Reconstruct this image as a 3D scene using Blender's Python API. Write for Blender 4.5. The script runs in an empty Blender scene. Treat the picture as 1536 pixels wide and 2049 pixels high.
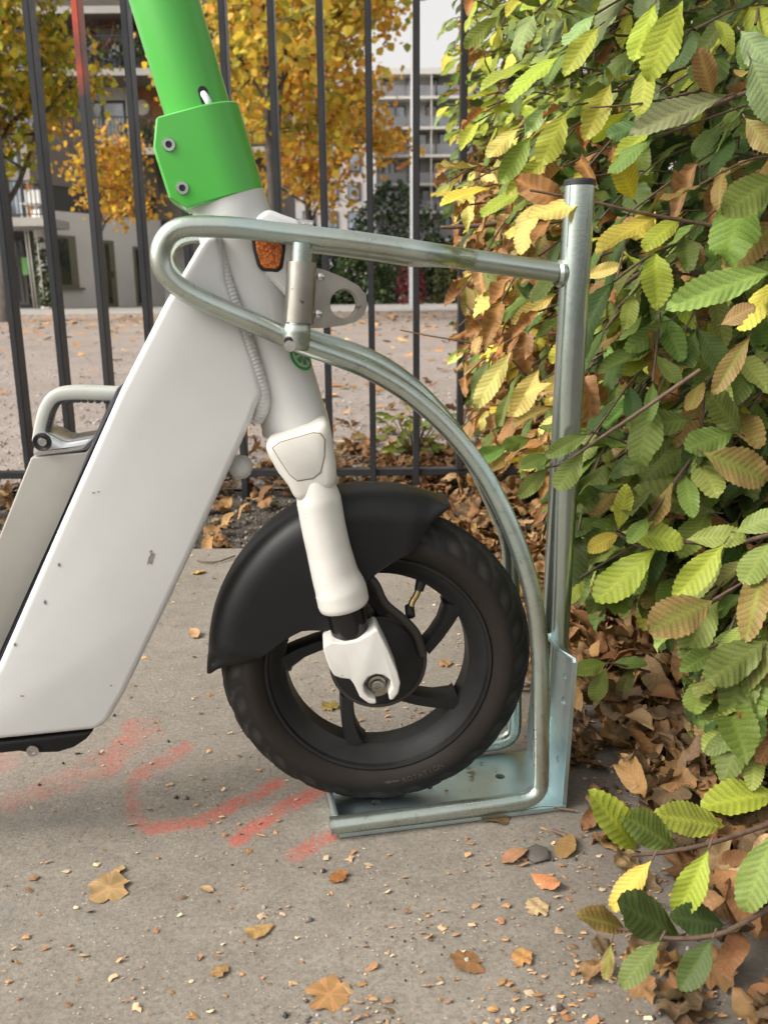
import bpy, bmesh, math, random
import numpy as np
from mathutils import Vector, Matrix
from mathutils.bvhtree import BVHTree
random.seed(7); rng = np.random.default_rng(7)
PI = math.pi
sc = bpy.context.scene; col = sc.collection

# ------------------------------------------------------------------ camera, light, exposure
FPX, PITCH, ROLL, CH = 1765.0, math.radians(14.2), math.radians(.53), .49
up0 = np.array([0, math.sin(PITCH), math.cos(PITCH)]); FW = np.array([0, math.cos(PITCH), -math.sin(PITCH)]); R0 = np.array([1., 0, 0])
UP = up0*math.cos(ROLL)+R0*math.sin(ROLL); RT = R0*math.cos(ROLL)-up0*math.sin(ROLL)
CAM = np.array([0, 0, CH])
cd = bpy.data.cameras.new('camera'); cam = bpy.data.objects.new('camera', cd); col.objects.link(cam)
cd.sensor_fit = 'HORIZONTAL'; cd.sensor_width = 36; cd.lens = 36*FPX/1536; cd.clip_start = .02; cd.clip_end = 600
m = Matrix.Identity(4)
for i in range(3):
    m[i][0] = RT[i]; m[i][1] = UP[i]; m[i][2] = -FW[i]; m[i][3] = CAM[i]
cam.matrix_world = m; sc.camera = cam
cd.dof.use_dof = True; cd.dof.focus_distance = .86; cd.dof.aperture_fstop = 16

w = bpy.data.worlds.new('World'); sc.world = w; w.use_nodes = True
nt = w.node_tree; bg = nt.nodes['Background']; bg.inputs['Strength'].default_value = .15
sky = nt.nodes.new('ShaderNodeTexSky'); sky.sky_type = 'NISHITA'; sky.sun_disc = False
SUN_EL, SUN_AZ = math.radians(42), math.radians(-112)      # azimuth measured from +Y towards +X
sky.sun_elevation = SUN_EL; sky.sun_rotation = SUN_AZ; sky.air_density = 1.0; sky.dust_density = 6; sky.ozone_density = 1.0
hs = nt.nodes.new('ShaderNodeHueSaturation'); hs.inputs['Saturation'].default_value = .10
hs.inputs['Value'].default_value = 1.35
wm = nt.nodes.new('ShaderNodeMix'); wm.data_type = 'RGBA'; wm.blend_type = 'MULTIPLY'; wm.inputs[0].default_value = 1; wm.inputs[7].default_value = (1, .968, .925, 1)
nt.links.new(sky.outputs[0], hs.inputs['Color']); nt.links.new(hs.outputs[0], wm.inputs[6]); nt.links.new(wm.outputs[2], bg.inputs['Color'])
sl = bpy.data.lights.new('sun', 'SUN'); sl.energy = .95; sl.angle = math.radians(14); sl.color = (1, .95, .87)
so = bpy.data.objects.new('sun', sl); col.objects.link(so)
sd = Vector((math.sin(SUN_AZ)*math.cos(SUN_EL), math.cos(SUN_AZ)*math.cos(SUN_EL), math.sin(SUN_EL)))
so.rotation_euler = sd.to_track_quat('Z', 'Y').to_euler(); so.location = (-3, -2, 5)
sc.view_settings.view_transform = 'Standard'; sc.view_settings.look = 'None'; sc.view_settings.exposure = .60
sc.view_settings.gamma = 1; sc.view_settings.use_curve_mapping = False
sc.render.engine = 'CYCLES'; sc.cycles.max_bounces = 6; sc.cycles.transparent_max_bounces = 6
sc.cycles.use_denoising = True

# ------------------------------------------------------------------ projection helpers (photograph measurements -> places in the world)
def ray(u, v): return FW+RT*(u-768)/FPX-UP*(v-1024.5)/FPX
def G(u, v, z=0.):
    d = ray(u, v); return CAM+d*(z-CH)/d[2]
def Yp(u, v, Y):
    d = ray(u, v); return CAM+d*Y/d[1]
def proj(P):
    d = np.asarray(P)-CAM; ww = d@FW
    return np.stack([768+FPX*(d@RT)/ww, 1024.5-FPX*(d@UP)/ww, ww], -1)
class Plane:
    def __init__(s, O, a):
        s.O = np.array([O[0], O[1], 0.]); s.a = a
        s.e = np.array([math.cos(a), math.sin(a), 0]); s.n = np.array([math.sin(a), -math.cos(a), 0])
    def hit(s, u, v, k=0.):
        d = ray(u, v); O = s.O+s.n*k; return CAM+d*(((O-CAM)@s.n)/(d@s.n))
    def loc(s, u, v, k=0.):
        P = s.hit(u, v, k); return ((P-s.O)@s.e, P[2])
    def w(s, a, z, k=0.): return s.O+s.e*a+s.n*k+np.array([0, 0, z])

# ------------------------------------------------------------------ materials
def new_mat(name):
    m = bpy.data.materials.new(name); m.use_nodes = True
    nt = m.node_tree; return m, nt, nt.nodes['Principled BSDF']
def N(nt, t, **kw):
    n = nt.nodes.new(t)
    for k, v in kw.items():
        if k.startswith('i_'):
            kk = k[2:]; n.inputs[int(kk) if kk.isdigit() else kk.replace('_', ' ')].default_value = v
        else: setattr(n, k, v)
    return n
def ramp(nt, src, stops):
    r = nt.nodes.new('ShaderNodeValToRGB'); e = r.color_ramp.elements
    while len(e) < len(stops): e.new(.5)
    for i, (p, c) in enumerate(stops):
        e[i].position = p; e[i].color = (*c, 1) if len(c) == 3 else c
    nt.links.new(src, r.inputs[0]); return r
def mixc(nt, fac, a, b, mode='MIX'):
    n = nt.nodes.new('ShaderNodeMix'); n.data_type = 'RGBA'; n.blend_type = mode
    for i, x in ((0, fac), (6, a), (7, b)):
        if isinstance(x, (int, float)): n.inputs[i].default_value = x
        elif isinstance(x, tuple): n.inputs[i].default_value = (*x, 1) if len(x) == 3 else x
        else: nt.links.new(x, n.inputs[i])
    return n.outputs[2]
def math_(nt, op, a, b=None, c=None):
    n = nt.nodes.new('ShaderNodeMath'); n.operation = op
    for i, x in enumerate((a, b, c)):
        if x is None: continue
        if isinstance(x, (int, float)): n.inputs[i].default_value = x
        else: nt.links.new(x, n.inputs[i])
    return n.outputs[0]
def noise(nt, scale, detail=4, rough=.55, coord='Object', vec=None, dist=0):
    n = nt.nodes.new('ShaderNodeTexNoise'); n.inputs['Scale'].default_value = scale; n.inputs['Detail'].default_value = detail
    n.inputs['Roughness'].default_value = rough; n.inputs['Distortion'].default_value = dist
    if vec is None: vec = tc(nt, coord)
    nt.links.new(vec, n.inputs['Vector']); return n.outputs[0]
def tc(nt, coord='Object'):
    for n in nt.nodes:
        if n.bl_idname == 'ShaderNodeTexCoord': return n.outputs[coord]
    return nt.nodes.new('ShaderNodeTexCoord').outputs[coord]
def bump(nt, b, h, strength=.3, dist=.002):
    n = nt.nodes.new('ShaderNodeBump'); n.inputs['Strength'].default_value = strength; n.inputs['Distance'].default_value = dist
    nt.links.new(h, n.inputs['Height']); nt.links.new(n.outputs[0], b.inputs['Normal']); return n
def simple(name, c, rough=.5, metal=0., c2=None, scale=30, bstr=0., bscale=200, bdist=.001, rvar=.1, spots=None, spot_scale=60, spot_th=.7, coat=0.):
    m, nt, b = new_mat(name)
    c2 = c2 or tuple(x*.8 for x in c)
    n1 = noise(nt, scale, 6, .6)
    r = ramp(nt, n1, [(.35, c), (.65, c2)])
    out = r.outputs[0]
    if spots:
        n2 = noise(nt, spot_scale, 3, .7)
        f = ramp(nt, n2, [(spot_th, (0, 0, 0)), (spot_th+.04, (1, 1, 1))])
        out = mixc(nt, f.outputs[0], out, spots)
    nt.links.new(out, b.inputs['Base Color'])
    rr = math_(nt, 'MULTIPLY_ADD', noise(nt, scale*2.3, 4), rvar*2, rough-rvar)
    nt.links.new(rr, b.inputs['Roughness']); b.inputs['Metallic'].default_value = metal
    b.inputs['Coat Weight'].default_value = coat; b.inputs['Coat Roughness'].default_value = .12
    if bstr: bump(nt, b, noise(nt, bscale, 5), bstr, bdist)
    return m
M = {}
M['white'] = simple('white_paint', (.56, .565, .555), .40, c2=(.515, .52, .51), scale=9, bstr=.06, bscale=900, bdist=.0004, spots=(.36, .34, .31), spot_scale=55, spot_th=.765, coat=.35)
M['white_worn'] = simple('worn_white_paint', (.60, .592, .565), .36, c2=(.51, .492, .44), scale=14, spots=(.22, .2, .17), spot_scale=120, spot_th=.70, coat=.3)
M['weld'] = simple('painted_weld', (.55, .555, .545), .42, c2=(.48, .48, .465), scale=60)
M['pack'] = simple('grey_painted_pack', (.30, .29, .262), .45, c2=(.26, .25, .225), scale=12, spots=(.2, .18, .15), spot_scale=45, spot_th=.72)
M['silver'] = simple('satin_silver', (.62, .63, .65), .25, .85, c2=(.55, .56, .58), scale=20)
M['grip'] = simple('grey_plastic_grip', (.40, .41, .38), .45, c2=(.36, .37, .34), scale=30)
M['dark_seal'] = simple('dark_rubber_seal', (.018, .019, .028), .5, scale=20)
for k_ in ():
    pass
M['green'] = simple('green_paint', (.062, .40, .047), .33, c2=(.057, .37, .043), scale=6, bstr=.03, bscale=700, coat=.4, spots=(.11, .5, .09), spot_scale=160, spot_th=.72)
M['zinc'] = None
M['steel'] = simple('stainless_steel', (.48, .46, .42), .33, .95, c2=(.36, .34, .30), scale=25, bstr=.05, bscale=500, spots=(.16, .14, .11), spot_scale=60, spot_th=.66)
M['bolt'] = simple('steel_bolt', (.6, .6, .6), .25, 1., scale=80)
M['hole'] = simple('socket_hole', (.02, .02, .022), .5)
M['black'] = simple('black_plastic', (.006, .0063, .007), .46, c2=(.009, .0093, .010), scale=8, bstr=.05, bscale=1200, spots=(.06, .06, .06), spot_scale=130, spot_th=.76)
M['rim'] = simple('black_cast_rim', (.008, .0083, .0088), .5, c2=(.018, .018, .018), scale=18, bstr=.12, bscale=600, spots=(.07, .068, .064), spot_scale=90, spot_th=.74)
M['gloss_black'] = simple('gloss_black_tube', (.006, .006, .007), .2, scale=20)
M['cable'] = simple('dirty_cable', (.03, .026, .022), .6)
M['brass'] = simple('brass_valve', (.45, .33, .14), .4, .9)
M['amber_frame'] = simple('reflector_frame', (.012, .01, .009), .4)
M['white_cable'] = simple('white_cable', (.75, .78, .8), .35)
M['fence'] = simple('anthracite_paint', (.030, .031, .035), .42, c2=(.022, .023, .026), scale=15, bstr=.1, bscale=300)

for mm_ in ('black', 'rim', 'fence'):
    M[mm_].node_tree.nodes['Principled BSDF'].inputs['Specular IOR Level'].default_value = .3
def zinc_mat(nm, ca, cb, cc, r0, r1, sp=.75):
    m, nt, b = new_mat(nm)
    n1 = noise(nt, 14, 5, .65); r = ramp(nt, n1, [(.3, ca), (.5, cb), (.7, cc)])
    n2 = noise(nt, 70, 5, .75); f = ramp(nt, n2, [(.58, (0, 0, 0)), (.72, (1, 1, 1))])
    c = mixc(nt, math_(nt, 'MULTIPLY', f.outputs[0], sp), r.outputs[0], (.24, .27, .25))
    nt.links.new(c, b.inputs['Base Color']); b.inputs['Metallic'].default_value = .93
    rr = math_(nt, 'MULTIPLY_ADD', noise(nt, 50, 5, .7), r1, r0); nt.links.new(rr, b.inputs['Roughness'])
    bump(nt, b, noise(nt, 240, 5, .7), .12, .0006); return m
M['zinc'] = zinc_mat('zinc_plated_steel', (.42, .53, .50), (.48, .54, .495), (.41, .43, .37), .12, .36)
M['zinc_post'] = zinc_mat('zinc_plated_tube', (.44, .53, .50), (.48, .545, .50), (.43, .48, .44), .13, .16, .12)
M['zinc_blue'] = zinc_mat('blue_zinc_sheet', (.48, .66, .71), (.57, .70, .72), (.50, .62, .64), .24, .26, .35)

def amber_mat():
    m, nt, b = new_mat('amber_reflector')
    v = N(nt, 'ShaderNodeTexVoronoi', i_Scale=420.); nt.links.new(tc(nt), v.inputs['Vector'])
    r = ramp(nt, v.outputs['Distance'], [(0, (.78, .22, .012)), (.8, (.30, .055, .004))])
    nt.links.new(r.outputs[0], b.inputs['Base Color']); b.inputs['Roughness'].default_value = .12; b.inputs['Coat Weight'].default_value = .6
    bump(nt, b, v.outputs['Distance'], .5, .001); return m
M['amber'] = amber_mat()

def tyre_mat():
    m, nt, b = new_mat('worn_rubber')
    at = N(nt, 'ShaderNodeAttribute', attribute_name='wear')
    n1 = noise(nt, 25, 6, .7)
    d = mixc(nt, n1, (.0065, .0063, .006), (.014, .0135, .0125))
    bcol = mixc(nt, noise(nt, 60, 4), (.021, .0168, .0132), (.0115, .0094, .0077))
    ag = N(nt, 'ShaderNodeAttribute', attribute_name='groove')
    nt.links.new(mixc(nt, math_(nt, 'MULTIPLY', ag.outputs['Fac'], math_(nt, 'MULTIPLY_ADD', noise(nt, 90, 4, .7), 1.2, .05)), mixc(nt, at.outputs['Fac'], d, bcol), (.060, .054, .047)), b.inputs['Base Color']); b.inputs['Roughness'].default_value = .72; b.inputs['Specular IOR Level'].default_value = .25
    bump(nt, b, noise(nt, 420, 5, .7), .2, .001); return m
M['tyre'] = tyre_mat()

def concrete_mat():
    m, nt, b = new_mat('worn_concrete')
    base = ramp(nt, noise(nt, 3.2, 6, .6), [(.3, (.178, .157, .130)), (.55, (.211, .187, .156)), (.75, (.242, .216, .182))]).outputs[0]
    fine = ramp(nt, noise(nt, 210, 6, .85), [(.32, (.40, .39, .38)), (.5, (1, 1, 1)), (.70, (1.5, 1.48, 1.42))]).outputs[0]
    c = mixc(nt, .8, base, fine, 'MULTIPLY')
    mid = ramp(nt, noise(nt, 38, 5, .7), [(.35, (.80, .79, .78)), (.6, (1.06, 1.06, 1.05))]).outputs[0]
    c = mixc(nt, .75, c, mid, 'MULTIPLY')
    v = N(nt, 'ShaderNodeTexVoronoi', i_Scale=150.); nt.links.new(tc(nt), v.inputs['Vector'])
    sp = ramp(nt, v.outputs['Distance'], [(.10, (1, 1, 1)), (.2, (0, 0, 0))]).outputs[0]
    spm = math_(nt, 'MULTIPLY', sp, ramp(nt, noise(nt, 90, 2), [(.5, (0, 0, 0)), (.62, (1, 1, 1))]).outputs[0])
    c = mixc(nt, math_(nt, 'MULTIPLY', spm, .7), c, (.075, .065, .058))
    v2 = N(nt, 'ShaderNodeTexVoronoi', i_Scale=210.); nt.links.new(tc(nt), v2.inputs['Vector'])
    sp2 = ramp(nt, v2.outputs['Distance'], [(.10, (1, 1, 1)), (.2, (0, 0, 0))]).outputs[0]
    spm2 = math_(nt, 'MULTIPLY', sp2, ramp(nt, noise(nt, 70, 2), [(.54, (0, 0, 0)), (.62, (1, 1, 1))]).outputs[0])
    c = mixc(nt, math_(nt, 'MULTIPLY', spm2, .8), c, (.50, .44, .36))
    # shade from the hedge painted in: darker, browner concrete towards the litter
    at2 = N(nt, 'ShaderNodeAttribute', attribute_name='hedge_shade')
    c = mixc(nt, math_(nt, 'MULTIPLY', at2.outputs['Fac'], math_(nt, 'MULTIPLY_ADD', noise(nt, 22, 5, .7), 1.2, .05)), c, (.092, .077, .063))
    at = N(nt, 'ShaderNodeAttribute', attribute_name='paint')
    pn = ramp(nt, noise(nt, 55, 6, .8), [(.32, (0, 0, 0)), (.54, (1, 1, 1))]).outputs[0]
    pn2 = ramp(nt, noise(nt, 300, 5, .85), [(.40, (.04, .04, .04)), (.58, (1, 1, 1))]).outputs[0]
    pf = math_(nt, 'MULTIPLY', math_(nt, 'MULTIPLY', at.outputs['Fac'], pn), pn2)
    c = mixc(nt, ramp(nt, pf, [(.10, (0, 0, 0)), (.68, (.9,)*3)]).outputs[0], c, (.46, .062, .032))
    at3 = N(nt, 'ShaderNodeAttribute', attribute_name='smear')
    c = mixc(nt, math_(nt, 'MULTIPLY', at3.outputs['Fac'], .55), c, (.13, .14, .145))
    nt.links.new(c, b.inputs['Base Color']); b.inputs['Roughness'].default_value = .88
    hh = math_(nt, 'ADD', noise(nt, 300, 6, .8), math_(nt, 'MULTIPLY', spm, -.6))
    bump(nt, b, hh, .5, .002); return m
M['concrete'] = concrete_mat()
def ground_mat(name, stops, s1, s2, rough=.95, bdist=.006, fine=(.6, 1.3)):
    m, nt, b = new_mat(name)
    base = ramp(nt, noise(nt, s1, 6, .65), stops).outputs[0]
    v = N(nt, 'ShaderNodeTexVoronoi', i_Scale=float(s2)); nt.links.new(tc(nt), v.inputs['Vector'])
    vv = ramp(nt, v.outputs['Color'], [(0, (fine[0],)*3), (1, (fine[1],)*3)]).outputs[0]
    c = mixc(nt, .85, base, vv, 'MULTIPLY')
    c = mixc(nt, .6, c, ramp(nt, noise(nt, s2*.3, 5, .7), [(.35, (.72,)*3), (.65, (1.18,)*3)]).outputs[0], 'MULTIPLY')
    nt.links.new(c, b.inputs['Base Color']); b.inputs['Roughness'].default_value = rough
    bump(nt, b, math_(nt, 'ADD', v.outputs['Distance'], noise(nt, s2*.5, 5)), .6, bdist); return m
M['gravel'] = ground_mat('grey_gravel', [(.3, (.215, .178, .152)), (.55, (.265, .225, .197)), (.75, (.31, .268, .24))], 1.1, 130, bdist=.008)
M['soil'] = ground_mat('damp_soil', [(.3, (.05, .042, .033)), (.6, (.085, .07, .054)), (.8, (.13, .11, .085))], 9, 160, bdist=.01)
M['path'] = ground_mat('pale_paving', [(.3, (.245, .228, .21)), (.7, (.295, .278, .26))], 2, 12, bdist=.003, fine=(.9, 1.1))

LEAF = {}
def leaf_mat(name, src, transl=.24, veincol=(1.35, 1.3, 1.0), rough=.54, dry=False):
    m, nt, b = new_mat(name)
    if src == 'object':
        oi = N(nt, 'ShaderNodeObjectInfo'); base, al = oi.outputs['Color'], oi.outputs['Alpha']
    else:
        a = N(nt, 'ShaderNodeAttribute', attribute_name='tint'); base, al = a.outputs['Color'], a.outputs['Alpha']
    av = N(nt, 'ShaderNodeAttribute', attribute_name='vein'); ae = N(nt, 'ShaderNodeAttribute', attribute_name='edge')
    n1 = noise(nt, 55, 5, .7)
    c = mixc(nt, .85, base, ramp(nt, n1, [(.3, (.62, .66, .6)), (.7, (1.3, 1.25, 1.1))]).outputs[0], 'MULTIPLY')
    # dry brown margins: alpha of the tint is how dry the leaf is
    e = math_(nt, 'ADD', math_(nt, 'MULTIPLY', noise(nt, 55, 5, .75), 1.9), math_(nt, 'MULTIPLY_ADD', ae.outputs['Fac'], .55, -.12))
    e = math_(nt, 'ADD', e, math_(nt, 'MULTIPLY', al, 1.3))
    ef = ramp(nt, math_(nt, 'MULTIPLY', e, .4), [(.63, (0, 0, 0)), (.72, (1, 1, 1))]).outputs[0]
    c = mixc(nt, ef, c, mixc(nt, .35, mixc(nt, ramp(nt, noise(nt, 40, 5, .75), [(.35, (0, 0, 0)), (.65, (1, 1, 1))]).outputs[0], (.19, .085, .032), (.37, .215, .10)), base))
    c = mixc(nt, ramp(nt, av.outputs['Fac'], [(0, (.75,)*3), (.45, (0, 0, 0))]).outputs[0], c, mixc(nt, 1., c, (.66, .73, .60), 'MULTIPLY'))
    vf = ramp(nt, av.outputs['Fac'], [(.60, (0, 0, 0)), (.92, (1, 1, 1))]).outputs[0]
    c = mixc(nt, math_(nt, 'MULTIPLY', vf, .48), c, mixc(nt, 1., c, veincol, 'MULTIPLY'))
    sp = ramp(nt, noise(nt, 330, 2, .6), [(.69, (0, 0, 0)), (.74, (1, 1, 1))]).outputs[0]
    c = mixc(nt, math_(nt, 'MULTIPLY', sp, .7), c, (.10, .065, .03))
    nt.links.new(c, b.inputs['Base Color']); b.inputs['Roughness'].default_value = rough
    b.inputs['Specular IOR Level'].default_value = .28
    bump(nt, b, noise(nt, 500, 4, .7), .15, .0006)
    tr = N(nt, 'ShaderNodeBsdfTranslucent'); nt.links.new(mixc(nt, 1., c, (1.05, 1.05, .65), 'MULTIPLY'), tr.inputs['Color'])
    mx = N(nt, 'ShaderNodeMixShader'); mx.inputs[0].default_value = transl
    nt.links.new(b.outputs[0], mx.inputs[1]); nt.links.new(tr.outputs[0], mx.inputs[2])
    nt.links.new(mx.outputs[0], nt.nodes['Material Output'].inputs['Surface'])
    return m
M['leaf_o'] = leaf_mat('hornbeam_leaf', 'object'); M['leaf_j'] = leaf_mat('hornbeam_leaf_mass', 'tint')
M['dry_o'] = leaf_mat('fallen_leaf', 'object', .12, (.72, .62, .5), .7); M['dry_j'] = leaf_mat('fallen_leaf_mass', 'tint', .12, (.72, .62, .5), .7)
def tint_mat(name, transl=.4, rough=.6):
    m, nt, b = new_mat(name)
    a = N(nt, 'ShaderNodeAttribute', attribute_name='tint'); nt.links.new(a.outputs['Color'], b.inputs['Base Color']); b.inputs['Roughness'].default_value = rough
    tr = N(nt, 'ShaderNodeBsdfTranslucent'); nt.links.new(a.outputs['Color'], tr.inputs['Color'])
    mx = N(nt, 'ShaderNodeMixShader'); mx.inputs[0].default_value = transl
    nt.links.new(b.outputs[0], mx.inputs[1]); nt.links.new(tr.outputs[0], mx.inputs[2]); nt.links.new(mx.outputs[0], nt.nodes['Material Output'].inputs['Surface'])
    return m
M['tree_leaf'] = tint_mat('tree_leaf', .5); M['crumb'] = tint_mat('leaf_crumb', .05, .8)
M['twig'] = simple('twig_bark', (.075, .042, .028), .7, c2=(.13, .085, .055), scale=120, bstr=.3, bscale=400)
M['bark'] = simple('tree_bark', (.05, .042, .034), .85, c2=(.085, .072, .06), scale=9, bstr=.6, bscale=30, bdist=.02)

# ------------------------------------------------------------------ object helpers
def tag(o, label=None, cat=None, group=None, kind=None):
    if label: o['label'] = label
    if cat: o['category'] = cat
    if group: o['group'] = group
    if kind: o['kind'] = kind
    return o
def thing(name, loc, label, cat, group=None):
    o = bpy.data.objects.new(name, None); col.objects.link(o); o.location = loc; o.empty_display_size = .05
    return tag(o, label, cat, group)
def link(name, me, m=None, parent=None):
    o = bpy.data.objects.new(name, me); col.objects.link(o)
    if m is not None and not me.materials: me.materials.append(m)
    if parent is not None:
        o.parent = parent; o.matrix_parent_inverse = world_m(parent).inverted()
    return o
def world_m(o):
    mm = o.matrix_basis.copy()
    if o.parent: mm = world_m(o.parent) @ o.matrix_parent_inverse @ mm
    return mm
def mesh(name, V, Fc, smooth=True):
    me = bpy.data.meshes.new(name); me.from_pydata([tuple(map(float, v)) for v in V], [], [tuple(map(int, f)) for f in Fc]); me.validate()
    me.polygons.foreach_set('use_smooth', [smooth]*len(me.polygons)); me.update(); return me
def fast_mesh(name, V, loops, fsize, smooth=True):
    """V (n,3); loops flat int; every face has fsize corners"""
    V = np.ascontiguousarray(V, np.float32); loops = np.ascontiguousarray(loops, np.int32).ravel()
    me = bpy.data.meshes.new(name); nf = len(loops)//fsize
    me.vertices.add(len(V)); me.vertices.foreach_set('co', V.ravel())
    me.loops.add(len(loops)); me.loops.foreach_set('vertex_index', loops)
    me.polygons.add(nf); me.polygons.foreach_set('loop_start', np.arange(nf, dtype=np.int32)*fsize)
    me.polygons.foreach_set('use_smooth', np.full(nf, smooth)); me.update(calc_edges=True); return me
def fattr(me, name, vals):
    a = me.attributes.new(name, 'FLOAT', 'POINT'); a.data.foreach_set('value', np.ascontiguousarray(vals, np.float32))
def cattr(me, name, vals):
    a = me.attributes.new(name, 'FLOAT_COLOR', 'POINT'); a.data.foreach_set('color', np.ascontiguousarray(vals, np.float32).ravel())
def cr(pts, n=8, closed=False):
    P = np.asarray(pts, float); out = []
    k = len(P)
    for i in range(k if closed else k-1):
        a, b, c, d = (P[(i-1) % k], P[i], P[(i+1) % k], P[(i+2) % k]) if closed else (P[max(i-1, 0)], P[i], P[i+1], P[min(i+2, k-1)])
        for t in np.linspace(0, 1, n, endpoint=False):
            out.append(.5*((2*b)+(-a+c)*t+(2*a-5*b+4*c-d)*t*t+(-a+3*b-3*c+d)*t**3))
    if not closed: out.append(P[-1])
    return np.array(out)
def tube_vf(P, r, seg=16, cap=True):
    P = np.asarray(P, float); n = len(P); r = np.full(n, r) if np.isscalar(r) else np.asarray(r, float)
    T = np.gradient(P, axis=0); T /= np.linalg.norm(T, axis=1)[:, None]+1e-12
    up = np.array([0, 0, 1.]) if abs(T[0][2]) < .9 else np.array([1., 0, 0])
    u = np.cross(T[0], up); u /= np.linalg.norm(u); V = []; Fc = []
    for i in range(n):
        u = u-T[i]*(u@T[i]); u /= np.linalg.norm(u); b = np.cross(T[i], u)
        for s in range(seg):
            a = 2*PI*s/seg; V.append(P[i]+r[i]*(math.cos(a)*u+math.sin(a)*b))
    for i in range(n-1):
        for s in range(seg):
            s2 = (s+1) % seg; Fc.append((i*seg+s, i*seg+s2, (i+1)*seg+s2, (i+1)*seg+s))
    if cap:
        Fc.append(tuple(range(seg))[::-1]); Fc.append(tuple((n-1)*seg+s for s in range(seg)))
    return V, Fc
def sharpen(me, ang=35):
    me.set_sharp_from_angle(angle=math.radians(ang)); return me
def tube(name, P, r, m, parent=None, seg=18):
    V, Fc = tube_vf(P, r, seg); return link(name, sharpen(mesh(name, V, Fc), 50), m, parent)
def lathe(name, prof, O, ax, m, parent=None, seg=48, closed=False, xref=None):
    """prof: list of (distance along ax, radius)"""
    ax = np.asarray(ax, float)/np.linalg.norm(ax); xr = np.array([0, 0, 1.]) if abs(ax[2]) < .8 else np.array([1., 0, 0])
    if xref is not None: xr = np.asarray(xref, float)
    u = np.cross(xr, ax); u /= np.linalg.norm(u); b = np.cross(ax, u); V = []; Fc = []; k = len(prof)
    for s in range(seg):
        a = 2*PI*s/seg; d = math.cos(a)*u+math.sin(a)*b
        for (h, r) in prof: V.append(np.asarray(O)+ax*h+d*r)
    for s in range(seg):
        s2 = (s+1) % seg
        for i in range(k if closed else k-1):
            j = (i+1) % k; Fc.append((s*k+i, s2*k+i, s2*k+j, s*k+j))
    if not closed:
        if prof[0][1] > 1e-6: Fc.append(tuple(s*k for s in range(seg)))
        if prof[-1][1] > 1e-6: Fc.append(tuple(s*k+k-1 for s in range(seg))[::-1])
    me = mesh(name, V, Fc); bm = bmesh.new(); bm.from_mesh(me); bmesh.ops.remove_doubles(bm, verts=bm.verts, dist=1e-6); bmesh.ops.recalc_face_normals(bm, faces=bm.faces); bm.to_mesh(me); bm.free()
    return link(name, sharpen(me), m, parent)
def prism(name, front, back, m, parent=None, bev=0., seg=3, ang=30, holes=None, smooth_ang=40):
    """front/back: matching rings of 3-D points"""
    bm = bmesh.new(); n = len(front)
    a = [bm.verts.new(tuple(p)) for p in front]; b = [bm.verts.new(tuple(p)) for p in back]
    bm.faces.new(a); bm.faces.new(b[::-1])
    for i in range(n): bm.faces.new((a[i], b[i], b[(i+1) % n], a[(i+1) % n]))
    bmesh.ops.recalc_face_normals(bm, faces=bm.faces)
    if bev:
        ed = [e for e in bm.edges if len(e.link_faces) == 2 and e.calc_face_angle(0) > math.radians(ang)]
        bmesh.ops.bevel(bm, geom=ed, offset=bev, segments=seg, affect='EDGES', clamp_overlap=True, profile=.5)
    me = bpy.data.meshes.new(name); bm.to_mesh(me); bm.free()
    me.polygons.foreach_set('use_smooth', [True]*len(me.polygons))
    return link(name, sharpen(me, smooth_ang), m, parent)
def box_vf(lo, hi):
    x0, y0, z0 = lo; x1, y1, z1 = hi
    V = [(x0, y0, z0), (x1, y0, z0), (x1, y1, z0), (x0, y1, z0), (x0, y0, z1), (x1, y0, z1), (x1, y1, z1), (x0, y1, z1)]
    return V, [(0, 3, 2, 1), (4, 5, 6, 7), (0, 1, 5, 4), (1, 2, 6, 5), (2, 3, 7, 6), (3, 0, 4, 7)]
def join_vf(parts):
    V = []; Fc = []
    for v, f in parts:
        o = len(V); V += list(v); Fc += [tuple(i+o for i in q) for q in f]
    return V, Fc
def boxes(name, bl, m, parent=None):
    V, Fc = join_vf([box_vf(*b) for b in bl]); return link(name, mesh(name, V, Fc, False), m, parent)
def box(name, lo, hi, m, parent=None, bev=0.):
    V, Fc = box_vf(lo, hi); me = mesh(name, V, Fc, False)
    if bev:
        bm = bmesh.new(); bm.from_mesh(me); bmesh.ops.bevel(bm, geom=bm.edges[:], offset=bev, segments=2, affect='EDGES'); bm.to_mesh(me); bm.free()
    return link(name, me, m, parent)

# ------------------------------------------------------------------ the ground
xs = np.arange(-1.9, .62, .006); ys = np.arange(.30, 1.66, .006)
def pad_edge(y): return .212+.010*np.sin(y*9)+.03*np.clip(y-.75, 0, 1)+.05*np.clip(.72-y, 0, 1)      # where litter takes over
X, Yg = np.meshgrid(xs, ys); Vg = np.stack([X.ravel(), Yg.ravel(), np.zeros(X.size)], 1)
nx, ny = len(xs), len(ys); ii = (np.arange(ny-1)[:, None]*nx+np.arange(nx-1)[None]).ravel()
me = fast_mesh('concrete_pavement', Vg, np.stack([ii, ii+1, ii+nx+1, ii+nx], 1), 4)
pg = proj(Vg); paint = np.zeros(len(Vg))
strokes = [([(300, 1462), (215, 1520), (120, 1570), (20, 1605)], 30, .42), ([(268, 1455), (215, 1540)], 24, .62), ([(372, 1495), (275, 1555)], 18, .6),
           ([(262, 1575), (272, 1640), (300, 1662)], 17, .6), ([(305, 1658), (400, 1645), (480, 1605), (560, 1568)], 15, .85),
           ([(668, 1566), (570, 1615), (472, 1682)], 16, 1.0), ([(668, 1668), (590, 1712)], 17, .85), ([(10, 1520), (-60, 1560)], 36, .4)]
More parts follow.
